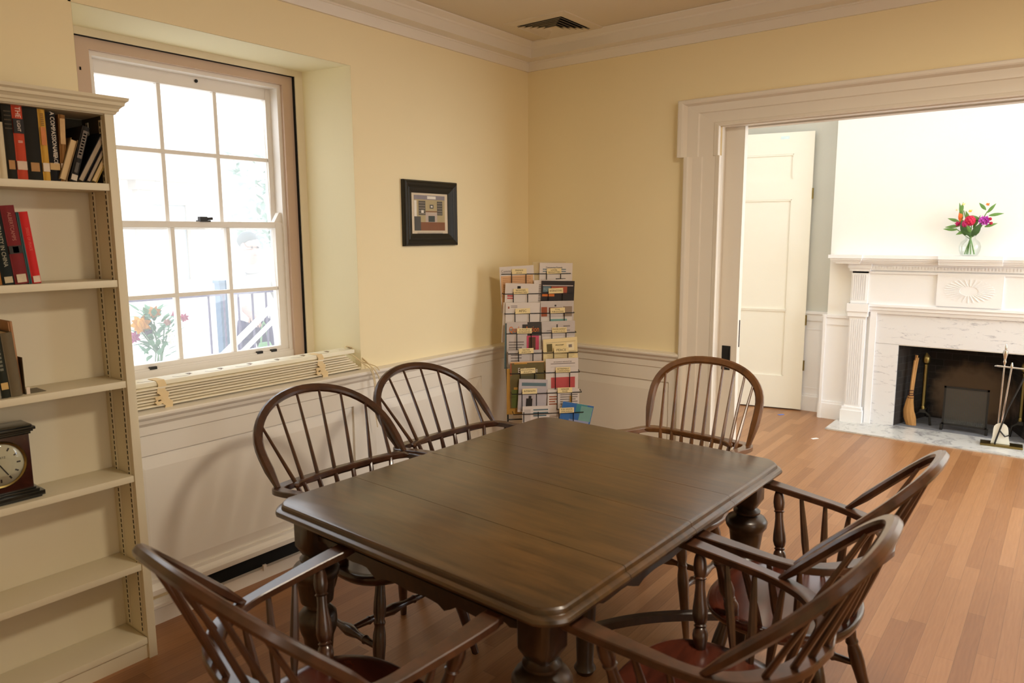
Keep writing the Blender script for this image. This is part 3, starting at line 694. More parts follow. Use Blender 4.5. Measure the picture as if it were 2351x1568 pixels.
# books ------------------------------------------------------------------------------------
PAGES = mat('book_pages', (206, 178, 132), rough=.85, var=.06, scale=3, stretch=(80, 1, 1))
PAGESG = mat('grey_book_pages', (170, 152, 128), rough=.85, var=.06, scale=3, stretch=(80, 1, 1))
def book(x0, x1, z, h, rgb, label, lean=0., d=.135, bands=(), title=None, tcol=None, fore=False, cover_name=None, yf=-.205, pages=None, trot=1, tsize=.014, tz=.55):
    """upright book: spine (or fore edge when fore) towards the room; lean = rotation about the y axis at its lower corner"""
    t = empty('book', (x0, yf, z), 0, label, 'book', 'books on the bookcase shelves')
    w = x1-x0
    R = Matrix.Rotation(lean, 4, 'Y')
    if lean > 0: R = Matrix.Translation((0, 0, 0)) @ R   # leans to +x, pivot lower-left lifts: shift up
    off = Vector((0, 0, 0))
    if lean > 0: off = Vector((0, 0, w*math.sin(lean)))
    if lean < 0: off = Vector((0, 0, 0)); 
    T = Matrix.Translation(off) @ R
    cm = mat(cover_name or 'book_cloth_%d_%d_%d' % rgb, rgb, rough=.75, var=.08, scale=30, spec=.2)
    b = MB(); c = .0025
    b.box(0, c, 0, d, 0, h); b.box(w-c, w, 0, d, 0, h)
    if fore: b.box(c, w-c, d-c, d, 0, h)
    else:
        n = 6; pts = [(c+(w-2*c)*i/n, -.004*math.sin(PI*i/n)) for i in range(n+1)]
        b.prism(pts+[(w-c, c), (c, c)], 'z', 0, h)
    b.xf(T).build('cover', cm, t, ang=50)
    b = MB(); b.box(c, w-c, (.004 if fore else c), (d-c if fore else d-.004), .004, h-.004); b.xf(T).build('page_block', pages or PAGES, t, smooth=False)
    ml = []; b = MB(); nf = sum(1 for q in bands if q[1]-q[0] < .06)
    for (z0, z1, col, inset) in bands:
        m_ = mat('spine_band_%d_%d_%d' % col, col, rough=.7, var=.1, scale=60)
        faux = z1-z0 < .06
        B_ = b if faux else MB()
        if faux and m_ not in ml: ml.append(m_)
        B_.box(inset, w-inset, -.0052, -.0046 if inset > .001 else 0, z0*h, z1*h, ml.index(m_) if faux else 0)
        if not faux: B_.xf(T).build('spine_label', m_, t, smooth=False)
    if title:
        m_ = mat('spine_ink_%d_%d_%d' % tcol, tcol, rough=.7)
        if m_ not in ml: ml.append(m_)
        for (txt, zc, size, dx) in title:
            text_into(b, txt, size, (w/2+dx, -.0058, h*zc), (0, 0, -1), (1, 0, 0), ml.index(m_), squash=.9)
    if ml: b.xf(T).build('title_lettering', ml, t, smooth=False)
    return t
z = 1.7305
def fauxband(col, lo, hi, n, frac=.5, inset=.008):
    return [(lo+(hi-lo)*k/n, lo+(hi-lo)*(k+frac)/n, col, inset) for k in range(n)]
book(-2.997, -2.9765, z, .17, (206, 192, 160), 'pale book at the left end of the top shelf row beside the black tome')
book(-2.976, -2.9495, z, .228, (38, 36, 28), 'black tome with a round tan label just left of the orange-red book', bands=[(.13, .25, (170, 124, 72), .005)]+fauxband((62, 50, 26), .66, .94, 5, .3, .004))
book(-2.949, -2.9205, z, .230, (184, 70, 46), 'orange-red book with a black title band on the top shelf', bands=[(.61, .80, (24, 20, 18), 0.0005), (.13, .245, (206, 182, 160), .001)], title=[('THE', .885, .02, 0), ('LIGHT', .705, .013, 0), ('II', .5, .018, 0)], tcol=(226, 206, 190))
book(-2.920, -2.878, z, .226, (34, 32, 26), 'thick black tome with a round tan label between the orange and yellow books', bands=[(.12, .24, (168, 124, 72), .009)])
book(-2.8775, -2.857, z, .222, (196, 152, 64), 'narrow yellow ochre book with a white label on the top shelf', bands=[(.13, .25, (214, 198, 176), .001), (.5, .75, (196, 120, 62), .003)]+fauxband((120, 84, 40), .77, .95, 7, .5, .006))
book(-2.8565, -2.8275, z, .215, (28, 27, 28), 'black book with large white vertical title on the top shelf', bands=[(.165, .265, (190, 158, 104), .0005)], title=[('A COMPASSIONATE', .68, .0175, .003), ('PEACE', .345, .0155, .003)], tcol=(226, 214, 196))
book(-2.827, -2.808, z, .212, (140, 100, 56), 'slim tan book with white label, last upright one on the top shelf', lean=.045, bands=[(.15, .27, (206, 186, 164), .001), (.56, .94, (196, 160, 110), .002)])
book(-2.836, -2.813, z, .142, (120, 98, 66), 'small thick book with pale page edges facing out leaning beside the slim tan book', lean=.33, fore=True, d=.11, yf=-.215)
book(-2.800, -2.778, z, .188, (44, 42, 40), 'black book with grey title panel leaning in the middle of the top shelf', lean=.30, bands=[(.02, .12, (196, 184, 164), .002), (.42, .92, (110, 100, 90), .004), (.16, .34, (80, 74, 66), .006)]+fauxband((200, 190, 170), .48, .9, 8, .5, .007), yf=-.2)
book(-2.7755, -2.756, z, .212, (26, 30, 36), 'tall dark blue hardback slanting steeply with its page edges facing out', lean=.50, fore=True, pages=PAGESG, d=.14)
book(-2.750, -2.735, z, .150, (52, 42, 40), 'dark slim hardback slanting against the tall dark blue hardback, pages out', lean=.49, fore=True, pages=PAGESG, d=.12)
book(-2.7335, -2.716, z, .146, (164, 140, 72), 'olive-yellow hardback slanting at the right end of the top shelf, pages out', lean=.47, fore=True, d=.12)
z = 1.4055
book(-3.052, -3.038, z, .225, (92, 54, 58), 'dusty maroon book at the left edge of the second shelf', lean=-.05)
book(-3.036, -3.021, z, .222, (156, 104, 52), 'tan and orange book leaning left on the second shelf', lean=-.075, bands=fauxband((190, 150, 110), .3, .9, 4, .6, .004))
book(-3.019, -2.987, z, .243, (28, 34, 32), 'dark green-black book with pale vertical title leaning on the second shelf', lean=-.085, bands=[(.02, .1, (186, 172, 140), .005)], title=[('CHRISTIANITY IN CHINA', .57, .0165, 0)], tcol=(170, 164, 140))
book(-2.986, -2.948, z, .244, (118, 40, 42), 'thick maroon book with a dark band leaning on the second shelf', lean=-.085, bands=[(.39, .49, (44, 40, 36), .0005), (.40, .48, (156, 100, 56), .011), (.02, .125, (202, 186, 158), .006)], title=[('ALBERT', .82, .015, 0), ('CAMPS', .64, .015, 0)], tcol=(176, 110, 96))
book(-2.947, -2.939, z, .224, (66, 108, 112), 'very thin teal book squeezed between maroon and red books', lean=-.08)
book(-2.938, -2.9125, z, .226, (196, 44, 44), 'bright red paperback at the right end of the second shelf row', lean=-.09, bands=[(.015, .105, (212, 190, 170), .003)], title=[('SEEDS OF PEACE', .62, .011, 0)], tcol=(222, 100, 84))
book(-2.912, -2.908, z, .135, (58, 26, 26), 'thin dark booklet leaning behind the bright red paperback', lean=-.09, yf=-.19)
z = 1.0515
book(-3.078, -3.056, z, .19, (140, 132, 116), 'grey book at the left edge of the third shelf', lean=-.05)
book(-3.0555, -3.0305, z, .208, (40, 42, 32), 'dark olive book with yellow label on the third shelf', lean=-.06, bands=[(.13, .235, (196, 162, 96), .003)]+fauxband((108, 108, 92), .42, .78, 6, .6, .008))
book(-3.0295, -2.998, z, .205, (104, 92, 70), 'plain grey-brown cloth book on the third shelf', lean=-.06)
book(-2.9965, -2.985, z, .236, (176, 132, 94), 'tall thin tan board book standing at the right end of the third shelf row', lean=-.045, yf=-.17, d=.1)
t = empty('bookend', (-2.985, -.20, 1.0515), 0, 'flat dark metal bookend foot with white tag lying on the third shelf', 'bookend')
b = MB(); b.box(0, .06, .01, .09, 0, .0015); b.build('foot', mat('dark_bookend_metal', (96, 84, 58), rough=.5, metal=.3), t, smooth=False)
b = MB(); b.box(0, .0015, .01, .09, 0, .12); b.build('plate', mat('dark_bookend_metal', (96, 84, 58)), t, smooth=False)
b = MB(); b.box(.002, .012, .004, .006, .0, .022); b.build('tag', flat('white_tag', (214, 196, 176)), t, smooth=False)
# clock ------------------------------------------------------------------------------------
ck = empty('mantel_clock', (-3.076, -.145, .7065), 0, 'dark mahogany mantel clock with round brass-rimmed dial on the fourth shelf', 'clock')
MAH = wood('dark_mahogany', (34, 12, 8), (64, 26, 16), scale=(2, 2, 6), rough=.25, coat=.5)
BLK = mat('black_lacquer', (22, 24, 20), rough=.2, coat=.5)
b = MB(); b.box(-.09, .09, -.04, .04, .03, .225); b.build('case', MAH, ck, bevel=.002)
b = MB()
for o, z0, z1 in ((.0, .03, .036), (.008, .022, .03), (.02, .006, .022), (.012, 0, .006)): b.box(-.095-o, .095+o, -.045-o*.7, .045, z0, z1)
b.build('base', BLK, ck, bevel=.002)
b = MB()
for o, z0, z1 in ((.0, .214, .222), (.006, .222, .228), (.012, .228, .238), (.004, .238, .245)): b.box(-.095-o, .095+o, -.045-o*.7, .045, z0, z1)
b.build('top_moulding', BLK, ck, bevel=.002)
b = MB(); b.lathe([(.075, 0), (.077, .004), (.073, .009), (.068, .006), (.068, 0)], (0, -.04, .13), (0, -1, 0), 36); b.build('bezel', BRASS, ck)
b = MB(); b.lathe([(.068, 0), (.068, .003)], (0, -.04, .13), (0, -1, 0), 36, 0)
for k in range(12):
    a = k*PI/6; d = Vector((math.sin(a), 0, math.cos(a))); s = Vector((math.cos(a), 0, -math.sin(a)))
    b.obox(Vector((0, -.0434, .13))+d*.047-s*.0025, s*.005, d*.011, (0, -.0004, 0), 1)
text_into(b, 'QUARTZ', .009, (0, -.0436, .152), (1, 0, 0), (0, 0, 1), 1)
b.build('dial', [mat('cream_dial', (196, 190, 160), rough=.5, var=.02), flat('dial_black', (50, 46, 38))], ck, smooth=False)
for a, L in ((2.62, .042), (3.9, .03)):
    b = MB(); d = Vector((math.sin(a), 0, math.cos(a))); s = Vector((math.cos(a), 0, -math.sin(a)))
    b.obox(Vector((0, -.0445, .13))-s*.0015, s*.003, d*L, (0, -.0006, 0)); b.build('hand', BLACK, ck, smooth=False)
b = MB(); b.lathe([(.068, .004), (.06, .009), (.03, .013), (.001, .014)], (0, -.04, .13), (0, -1, 0), 32); b.build('lens', glass_mat('clock_glass', gl=.06), ck)

# ------------------------------------------------------------------ venetian blind on the sill
bl = empty('venetian_blind', (-2.07, .05, .88), 0, 'folded cream wooden venetian blind lying along the window sill with its cords hanging down', 'blind')
SL = mat('cream_slat', (240, 230, 204), rough=.45, var=.03); SL2 = mat('pale_slat', (244, 238, 214), rough=.5, var=.02); TAPE = mat('cream_ladder_tape', (230, 206, 160), rough=.85, var=.06)
xa, xb = -.60, .62
for k in range(7):
    zz = .006+k*.0118; sh = random.uniform(-.006, .006); end = .63-.015*k
    b = MB(); th = .0066
    prof = [(-.052+sh+.002*(k % 2)-.003*(7-k)*0, zz), (-.03+sh, zz+.003), (.0+sh, zz+.0036), (.03+sh, zz+.002), (.03+sh, zz+.002+th), (0+sh, zz+.0036+th), (-.03+sh, zz+.003+th), (-.052+sh, zz+th)]
    b.rings([[(xa, y, z) for y, z in prof], [(end, y, z) for y, z in prof]]); b.build('slat', SL, bl)
b = MB(); b.box(xa, .60, -.048, .048, .088, .106); b.build('headrail', SL2, bl, bevel=.002)
b = MB()
for k in range(9):     # scalloped cut marks along the valance
    x = -.56+k*.142
    pts = [(x+.04*math.cos(a), .006+.03*math.sin(a), .1064) for a in [PI*(1.05-.95*i/8)+PI for i in range(9)]]
    for p, q in zip(pts, pts[1:]):
        p, q = Vector(p), Vector(q); d = (q-p).normalized(); s = Vector((-d.y, d.x, 0))
        b.quad(p-s*.0022, q-s*.0022, q+s*.0022, p+s*.0022)
    b.box(x+.03, x+.05, .0, .022, .1062, .1066)
b.build('valance_cutouts', flat('valance_mark_brown', (120, 96, 62)), bl, smooth=False)
for x in (-.385, .385):
    b = MB()
    pp = [(x, .02, .107), (x, -.046, .108), (x+.003, -.056, .09), (x-.006, -.058, .066), (x+.012, -.057, .05), (x+.004, -.060, .03), (x+.024, -.058, .012), (x+.02, -.058, -.01)]
    b.sweep(pp, [(0, 0, 1)]*2+[(0, -1, .2)]*6, .034, .002); b.build('ladder_tape', TAPE, bl)
    b = MB(); b.sweep([(x-.03, -.06, .038), (x-.012, -.066, .044), (x+.0, -.064, .026), (x-.024, -.066, .02), (x-.03, -.064, .03)], (0, -1, 0), .016, .002); b.build('ladder_tape', TAPE, bl)
CORD = mat('cream_cord', (226, 208, 168), rough=.9, var=.1, scale=200)
random.seed(5)
for k, pts in enumerate(([(.56, 0, .085), (.60, -.03, .075), (.635, -.07, .03), (.645, -.112, .004), (.655, -.125, -.06), (.66, -.122, -.16), (.668, -.12, -.26)],
                         [(.56, .01, .09), (.62, -.0, .085), (.65, -.06, .05), (.655, -.115, .0), (.668, -.122, -.09), (.66, -.12, -.2), (.674, -.118, -.3)],
                         [(.58, .0, .1), (.60, .02, .115), (.63, .0, .1), (.65, -.05, .05), (.665, -.11, .005), (.69, -.12, -.04), (.70, -.118, -.1)],
                         [(.62, -.03, .05), (.66, -.06, .03), (.69, -.1, .012), (.705, -.112, -.01)])):
    b = MB(); P = [Vector(p) for p in pts]; Q = []
    for i in range(len(P)-1):
        p0, p1, p2, p3 = P[max(i-1, 0)], P[i], P[i+1], P[min(i+2, len(P)-1)]
        for s in range(5):
            u = s/5; Q.append(.5*((2*p1)+(p2-p0)*u+(2*p0-5*p1+4*p2-p3)*u*u+(3*p1-p0-3*p2+p3)*u**3))
    Q.append(P[-1]); b.tube(Q, .0026, 6); b.build('pull_cord', CORD, bl)

# ------------------------------------------------------------------ literature rack in the corner
RA = math.radians(-45)           # local +X runs along the rack, local -Y is its front
rk = empty('magazine_rack', (-.355, -.345, 0), RA, 'black wire magazine rack of two columns standing in the room corner', 'magazine rack')
ROWZ = [1.322, 1.206, 1.091, .976, .86, .745, .628, .512]
ROWY = [.085, .06, .035, .01, -.015, -.04, -.065, -.09]     # stepped towards the front (-Y)
CXS = (-.098, .112)
def rowx(i): return -.018+.0065*i
b = MB()
for x in (-.19, .205, .0):
    b.tube([(x-.012, .13, 1.3), (x-.004, .1, 1.0), (x, .03, .5), (x, .0, .02)], .0045, 8)
for x in (-.19, .205): b.tube([(x, .0, .02), (x, -.2, .012), (x, -.2, .006)], .005, 8); b.tube([(x, .0, .02), (x, .16, .006)], .005, 8)
b.tube([(-.19, -.2, .01), (.205, -.2, .01)], .005, 8); b.tube([(-.19, .16, .008), (.205, .16, .008)], .005, 8); b.tube([(-.2, .13, 1.3), (.2, .13, 1.3)], .004, 8)
for zz in (.2, .45): b.tube([(-.19, .01, zz), (.205, .01, zz)], .004, 8)
b.build('frame', WIRE, rk)
LABELS = [(('FRIENDS', 'Journal'), ('LOCAL', 'NEWSLETTERS')), (('REGIONAL', 'NEWSLETTERS'), ('INTERNATIONAL',)), (('AFSC',), ('FCNL', 'PUBLICATIONS')), (('HUNGER &', 'HOMELESSNESS'), ('ENVIRONMENT', '& RESOURCES')),
          (('NATIVE', 'AMERICAN'), ('PEACE',)), (('EDUCATIONAL', 'BULLETIN'), ('RETIREMENT', 'COMMUNITIES')), (('INTERFAITH',), ('GENDER', 'ISSUES')), (None, ('FOR SENIOR', 'CRIME JOURNALS'))]
for i, zz in enumerate(ROWZ):
    for c in (0, 1):
        cx = CXS[c]+rowx(i); yf = ROWY[i]-.028
        if i == 7 and c == 0: cx -= .0
        b = MB(); hw = .104
        b.tube([(cx-hw, yf+.05, zz+.006), (cx-hw, yf, zz), (cx+hw, yf, zz), (cx+hw, yf+.05, zz+.006)], .0026, 6)
        for s in (-1, 1): b.tube([(cx+s*.043, yf, zz+.012), (cx+s*.043, yf, zz-.1)], .0024, 6)
        b.tube([(cx-.043, yf, zz-.1), (cx+.043, yf, zz-.1)], .0024, 6)
        for s in (-1, 1): b.tube([(cx+s*.043, yf, zz-.1), (cx+s*.043, yf+.045, zz-.102)], .0024, 6)
        pk = b.build('pocket', WIRE, rk)
        lb = LABELS[i][c]
        if lb:
            b = MB(); tl = random.uniform(-.02, .02)+.012; u = Vector((math.cos(tl), 0, math.sin(tl))); v = Vector((-math.sin(tl), 0, math.cos(tl)))
            o = Vector((cx+.002, yf-.0035, zz+.016)); w, h = .044, .0155
            b.obox(o-u*w-v*h, u*2*w, v*2*h, (0, .0008, 0))
            sz = [.016, .0125] if len(lb) == 1 else [.0125, .0115]
            if lb[0] in ('PEACE', 'AFSC'): sz[0] = .02
            for j, tx in enumerate(lb):
                q = o+v*(.0 if len(lb) == 1 else (.0055 if j == 0 else -.0075)); n = len(tx)
                text_into(b, tx, sz[min(j, 1)], q+Vector((0, -.0004, 0)), u, v, 1, squash=min(1., .078/(n*sz[min(j, 1)]*.62)))
            o_ = b.build('label_card', [CARD, INK], pk, smooth=False)
# magazines in the rack
def zine(name, cat, i, c, lab, w, h, top, base, rects, tilt=0., dx=0., texts=(), dy=0., thick=.004):
    """sheet standing in pocket (row i, column c); rects (u0,v0,u1,v1,mat) with v from the top"""
    cx = CXS[c]+rowx(i)+dx; yf = ROWY[i]-.012+dy
    loc = Matrix.Rotation(RA, 4, 'Z') @ Vector((cx, yf, ROWZ[i]+top-h)) + Vector((-.355, -.345, 0))
    t = empty(name, loc, RA, lab, cat, 'publications in the corner magazine rack')
    R = Matrix.Rotation(.06, 4, 'X') @ Matrix.Rotation(tilt, 4, 'Y')
    b = MB(); b.box(-w/2, w/2, 0, thick, 0, h)
    b.xf(R).build('page_block', PAPER, t, smooth=False)
    b = MB(); ml = [base]
    b.quad((-w/2, -.0006, 0), (w/2, -.0006, 0), (w/2, -.0006, h), (-w/2, -.0006, h))
    for j, (u0, v0, u1, v1, m_) in enumerate(rects):
        if m_ not in ml: ml.append(m_)
        y = -.0009-.00012*j
        b.quad((-w/2+w*u0, y, h*(1-v1)), (-w/2+w*u1, y, h*(1-v1)), (-w/2+w*u1, y, h*(1-v0)), (-w/2+w*u0, y, h*(1-v0)), ml.index(m_))
    for (tx, u, v, s, m_, sq_) in texts:
        if m_ not in ml: ml.append(m_)
        text_into(b, tx, s, (-w/2+w*u, -.0028, h*(1-v)), (1, 0, 0), (0, 0, 1), ml.index(m_), squash=sq_)
    b.xf(R).build('cover', ml, t, smooth=False)
    return t
RED = flat('print_red', (196, 84, 84)); ORG = flat('print_orange', (222, 120, 48)); DGR = flat('print_charcoal', (62, 58, 54)); PNK = flat('print_pink', (206, 80, 110)); SKN = flat('print_brown', (92, 62, 44))
TEAL = flat('print_teal', (120, 168, 160)); BLU = flat('print_blue', (56, 110, 176)); GRN = flat('print_green', (104, 92, 52)); LGR = flat('print_light_grey', (200, 190, 184)); OLV = flat('print_leaf', (96, 108, 50)); RUST = flat('print_rust', (156, 80, 46)); SKY = flat('print_ice', (190, 182, 186)); BLUG = flat('print_blue_grey', (96, 120, 128)); YEL2 = flat('print_gold', (190, 144, 64))
def lines(u0, u1, v0, v1, n, m_=TEXTG, f=.45): return [(u0, v0+(v1-v0)*k/n, u1-(.06 if k % 3 == 2 else 0), v0+(v1-v0)*(k+f)/n, m_) for k in range(n)]
zine('newsletter', 'newsletter', 0, 0, 'peach and white newsletter in the top left rack pocket', .205, .275, .048, PAPER, [(.03, .2, .97, 1, PEACH)]+lines(.08, .9, .24, .6, 9, flat('peach_print', (196, 146, 104))), -.05, .0, [('Community', .27, .1, .024, TEXTG, .8)])
zine('newsletter', 'newsletter', 0, 1, 'white newsletter with a dark photo in the top right rack pocket', .2, .27, .064, PAPER, [(.5, .34, .8, .52, DGR), (.05, .36, .45, .55, LGR)]+lines(.1, .8, .13, .22, 2, BLUG), .02, .01, [('Concerning Friends', .44, .1, .014, DGR, .9)])
zine('newsletter', 'newsletter', 0, 1, 'yellowed leaflet behind the white newsletter in the top right rack pocket', .2, .27, .072, flat('yellowed_paper', (206, 186, 140)), [], -.02, -.02, dy=.008)
zine('newsletter', 'newsletter', 1, 0, 'white newsletter with black flag emblem in the left second rack row', .2, .26, .062, PAPER, [(.36, .06, .46, .13, INK), (.07, .27, .25, .31, RED), (.07, .33, .25, .36, RED)]+lines(.1, .9, .5, .6, 2, TEXTG), .04, 0)
zine('magazine', 'magazine', 1, 1, 'red and black magazine cover with blue letters in the right second rack row', .2, .26, .075, flat('print_black', (40, 32, 30)), [(.04, .1, .96, .12, LGR), (.05, .13, .28, .26, BLUG), (.3, .13, .78, .3, flat('print_ember', (172, 82, 54))), (.03, .3, .4, .36, ORG), (.02, .52, .95, 1, PAPER), (.25, .56, .55, .8, DGR), (.6, .56, .85, .8, LGR)], .025, .01, [('BQEF', .165, .195, .02, flat('print_pale_blue', (150, 176, 184)), .9)])
zine('newsletter', 'newsletter', 1, 1, 'white newsletter behind the red and black magazine in the rack', .2, .26, .082, PAPER, lines(.08, .9, .1, .5, 10), -.03, -.02, dy=.008)
zine('newsletter', 'newsletter', 2, 0, 'plain white letterhead sheet in the left third rack row', .205, .26, .066, PAPER, [(.07, .09, .11, .14, RUST)]+lines(.15, .34, .07, .13, 2, TEXTG)+lines(.2, .9, .5, .8, 6, LGR), .015, .0)
zine('booklet', 'booklet', 2, 0, 'curled white booklet bulging out at the left side of the third rack row', .2, .24, .062, PAPER, [], .05, -.022, dy=.01, thick=.012)
zine('magazine', 'magazine', 2, 1, 'grey magazine with a red and teal photograph in the right third rack row', .2, .27, .072, LGR, [(.02, .13, .2, .34, RUST), (.25, .14, .65, .28, flat('print_cocoa', (120, 66, 50))), (.68, .12, .95, .34, flat('print_mottle', (150, 130, 110))), (.02, .36, .95, .58, PAPER), (.3, .4, .8, .62, TEAL), (.42, .08, .47, .12, DGR)], -.0, .0)
zine('magazine', 'magazine', 3, 0, 'magazine with orange title and a figure in a pink headscarf in the left column', .205, .275, .068, LGR, [(.6, .0, 1., .30, DGR), (.45, .05, .6, .24, DGR), (.08, .14, .35, .25, flat('print_mid_grey', (140, 132, 126))), (.58, .3, .94, 1, PNK), (.64, .33, .84, .62, SKN), (.5, .72, .98, 1, PNK), (.55, .92, .9, 1, flat('print_mauve', (150, 96, 110)))]+lines(.06, .5, .42, .95, 9, TEXTG), .0, .0, [('Quaker', .3, .16, .05, ORG, .62), ('Action', .74, .16, .05, ORG, .62)])
zine('magazine', 'magazine', 3, 0, 'blue-edged magazine behind the pink headscarf cover in the left column', .21, .275, .06, BLUG, [], .02, -.012, dy=.008)
zine('newsletter', 'newsletter', 3, 1, 'grey newsletter with small monument emblem in the right fourth rack row', .2, .27, .07, LGR, [(.44, .07, .48, .14, DGR), (.65, .1, .85, .13, TEXTG), (.02, .34, .98, .42, PAPER)]+lines(.15, .85, .2, .24, 1, TEXTG)+lines(.2, .95, .5, .9, 8), -.015, .0)
zine('newsletter', 'newsletter', 4, 1, 'cream newsletter with a small portrait tilted in the right fifth rack row', .205, .15, .086, CARD, [(.08, .15, .95, .16, TEXTG), (.08, .56, .95, .575, TEXTG), (.1, .2, .26, .52, GRN), (.68, .2, .9, .52, flat('print_cream', (246, 230, 190))), (.74, .28, .84, .4, TEXTG)]+lines(.1, .9, .64, .95, 5, flat('print_tan', (206, 186, 140))), -.06, .005, [('American', .48, .26, .013, DGR, 1.), ('Renewal', .48, .4, .015, DGR, 1.)])
zine('folder', 'folder', 4, 1, 'plain cream folder behind the tilted cream newsletter in the rack', .2, .25, .055, CARD, [], -.02, .0, dy=.008)
zine('leaflet', 'leaflet', 4, 0, 'grey leaflet in the left fifth rack row behind the earth-toned magazine', .2, .25, .02, LGR, lines(.08, .4, .1, .8, 10), .0, -.004, dy=.004)
zine('magazine', 'magazine', 5, 0, 'olive brown magazine with cream serif title in the left sixth rack row', .2, .28, .072, GRN, [(0, .0, 1, .025, PEACH), (.0, .03, .04, .3, RUST), (.04, .6, .24, 1., OLV), (.5, .55, .75, .68, RUST), (.8, .5, .9, .75, TEAL), (.9, .42, 1, .7, RUST), (.3, .3, .8, .52, flat('print_moss', (84, 80, 56))), (.1, .55, .22, .6, YEL2), (.12, .02, .5, .05, YEL2), (.2, .95, .45, 1, YEL2)], -.01, .0, [('Earlhamite', .52, .19, .042, PAPER, .66)])
zine('magazine', 'magazine', 5, 0, 'tan edged magazine behind the olive brown magazine in the rack', .2, .28, .03, YEL2, [], .0, -.022, dy=.01)
zine('newsletter', 'newsletter', 5, 1, 'white retirement newsletter with a red banner in the right sixth rack row', .195, .285, .085, PAPER, [(.16, .4, .9, .63, RED), (.15, .66, .42, .74, DGR), (.16, .77, .42, .88, SKN), (.55, .68, .78, .76, DGR), (.15, .1, .9, .115, TEXTG), (.15, .17, .9, .18, LGR)]+lines(.25, .85, .92, .99, 2), -.015, .0, [('RETIREMENT NEWSLETTER', .52, .07, .01, TEXTG, .9)])
zine('magazine', 'magazine', 6, 0, 'pale icy magazine with a dark bird photograph in the left seventh rack row', .17, .2, .085, SKY, [(.1, .1, .95, .2, BLUG), (.28, .58, .5, .95, flat('print_bird', (44, 38, 34))), (.36, .5, .46, .6, flat('print_bird', (44, 38, 34))), (.2, .88, .4, 1, RUST), (0, .93, 1, 1, PAPER)], .05, .016)
zine('newsletter', 'newsletter', 6, 1, 'white newsletter with small red columns in the right seventh rack row', .19, .2, .02, PAPER, lines(.05, .3, .2, .5, 4, RUST)+lines(.4, .95, .15, .5, 5)+[(.7, .2, .78, .7, YEL2)], .0, -.005)
zine('leaflet', 'leaflet', 7, 0, 'white leaflet with blue script in the lowest left rack pocket', .16, .18, .045, PAPER, [(.05, .1, .3, .5, LGR)]+lines(.4, .95, .1, .4, 3, BLUG), .0, .03)
zine('magazine', 'magazine', 7, 1, 'bright blue and teal magazine tilted in the lowest right rack pocket', .19, .2, .055, BLU, [(.45, .0, .8, .3, flat('print_sea', (70, 140, 150))), (.6, .05, .98, .5, TEAL), (.3, .5, .95, .9, flat('print_lilac', (150, 160, 196)))], .2, .035)

# ------------------------------------------------------------------ dining table
TA = -.035
tb = empty('dining_table', (-1.94, -1.51, 0), TA, 'dark oak extension dining table with moulded edge and heavy turned legs', 'table')
HX, HY, CUT = .70, .545, .055
def outline(o, n=5):
    """table outline with clipped, slightly rounded corners, inset by o"""
    hx, hy, c = HX-o, HY-o, CUT-o*.4; P = []
    for sx, sy in ((1, 1), (-1, 1), (-1, -1), (1, -1)):
        A = Vector((sx*hx, sy*(hy-c))); B = Vector((sx*(hx-c), sy*hy))
        if sx*sy < 0: A, B = B, A
        Cn = Vector((sx*hx, sy*hy)); M_ = (A+B)/2*.6+Cn*.4
        for i in range(n+1):
            t = i/n; P.append(A*(1-t)**2+M_*2*t*(1-t)+B*t*t)
    return P
PROF = [(.03, .711), (.006, .712), (0, .716), (-.002, .723), (.001, .730), (.007, .7335), (.013, .735), (.0135, .739), (.015, .745), (.019, .749), (.025, .7505)]
import itertools
def clip_leaf(xa, xb):
    b = MB(); R = []
    for o, z in PROF:
        ring = []
        P = outline(o)
        # clip polygon to xa<=x<=xb
        def cl(P, x, keep):
            Q = []
            for i in range(len(P)):
                p, q = P[i], P[(i+1) % len(P)]
                ip, iq = keep(p.x), keep(q.x)
                if ip: Q.append(p)
                if ip != iq:
                    t = (x-p.x)/(q.x-p.x); Q.append(p+(q-p)*t)
            return Q
        P = cl(P, xa, lambda x: x >= xa); P = cl(P, xb, lambda x: x <= xb)
        R.append([(p.x, p.y, z) for p in P])
    n = len(R[0])
    if any(len(r) != n for r in R): n = None
    b.rings(R); return b
SEAMS = [-.75, -.385, -.03, .235, .75]
for xa, xb in zip(SEAMS, SEAMS[1:]):
    clip_leaf(xa+.0008, xb-.0008).build('table_leaf', TABLEW, tb, ang=28)
AX, AY = .605, .442
def apron(b, along, pos, L, sgn):
    # scalloped lower edge
    n = 40; top = .711; pts = []
    for i in range(n+1):
        t = -1+2*i/n; a = abs(t)
        z = .628-.022*(1 if a < .45 else max(0, 1-(a-.45)/.1)) - .014*math.cos(a*PI*7)*(1 if .3 < a < .8 else .2) + .03*max(0, (a-.8)/.2)
        pts.append((t*L, z))
    poly = [(-L, top)]+pts+[(L, top)]
    if along == 'x':
        b.prism(poly, 'y', pos-.011, pos+.011); b.box(-L, L, pos+sgn*.011, pos+sgn*.018, .64, .655); b.box(-L, L, pos+sgn*.011, pos+sgn*.017, .67, .68)
    else:
        b.prism(poly, 'x', pos-.011, pos+.011); b.box(pos+sgn*.011, pos+sgn*.018, -L, L, .64, .655)
for al, po, le, sg in (('x', AY, AX, 1), ('x', -AY, AX, -1), ('y', AX, AY, 1), ('y', -AX, AY, -1)):
    b = MB(); apron(b, al, po, le, sg); b.build('apron', TABLEL, tb, ang=30)
LEG = [(.030, .0), (.034, .02), (.02, .03), (.026, .05), (.036, .1), (.04, .16), (.042, .26), (.047, .31), (.055, .33), (.06, .36), (.058, .385), (.046, .40), (.034, .408), (.034, .42), (.05, .428), (.053, .45), (.058, .49), (.061, .50), (.070, .512), (.073, .53), (.064, .545), (.042, .553), (.036, .557), (.046, .563), (.047, .570), (.036, .577), (.032, .582), (.03, .59)]
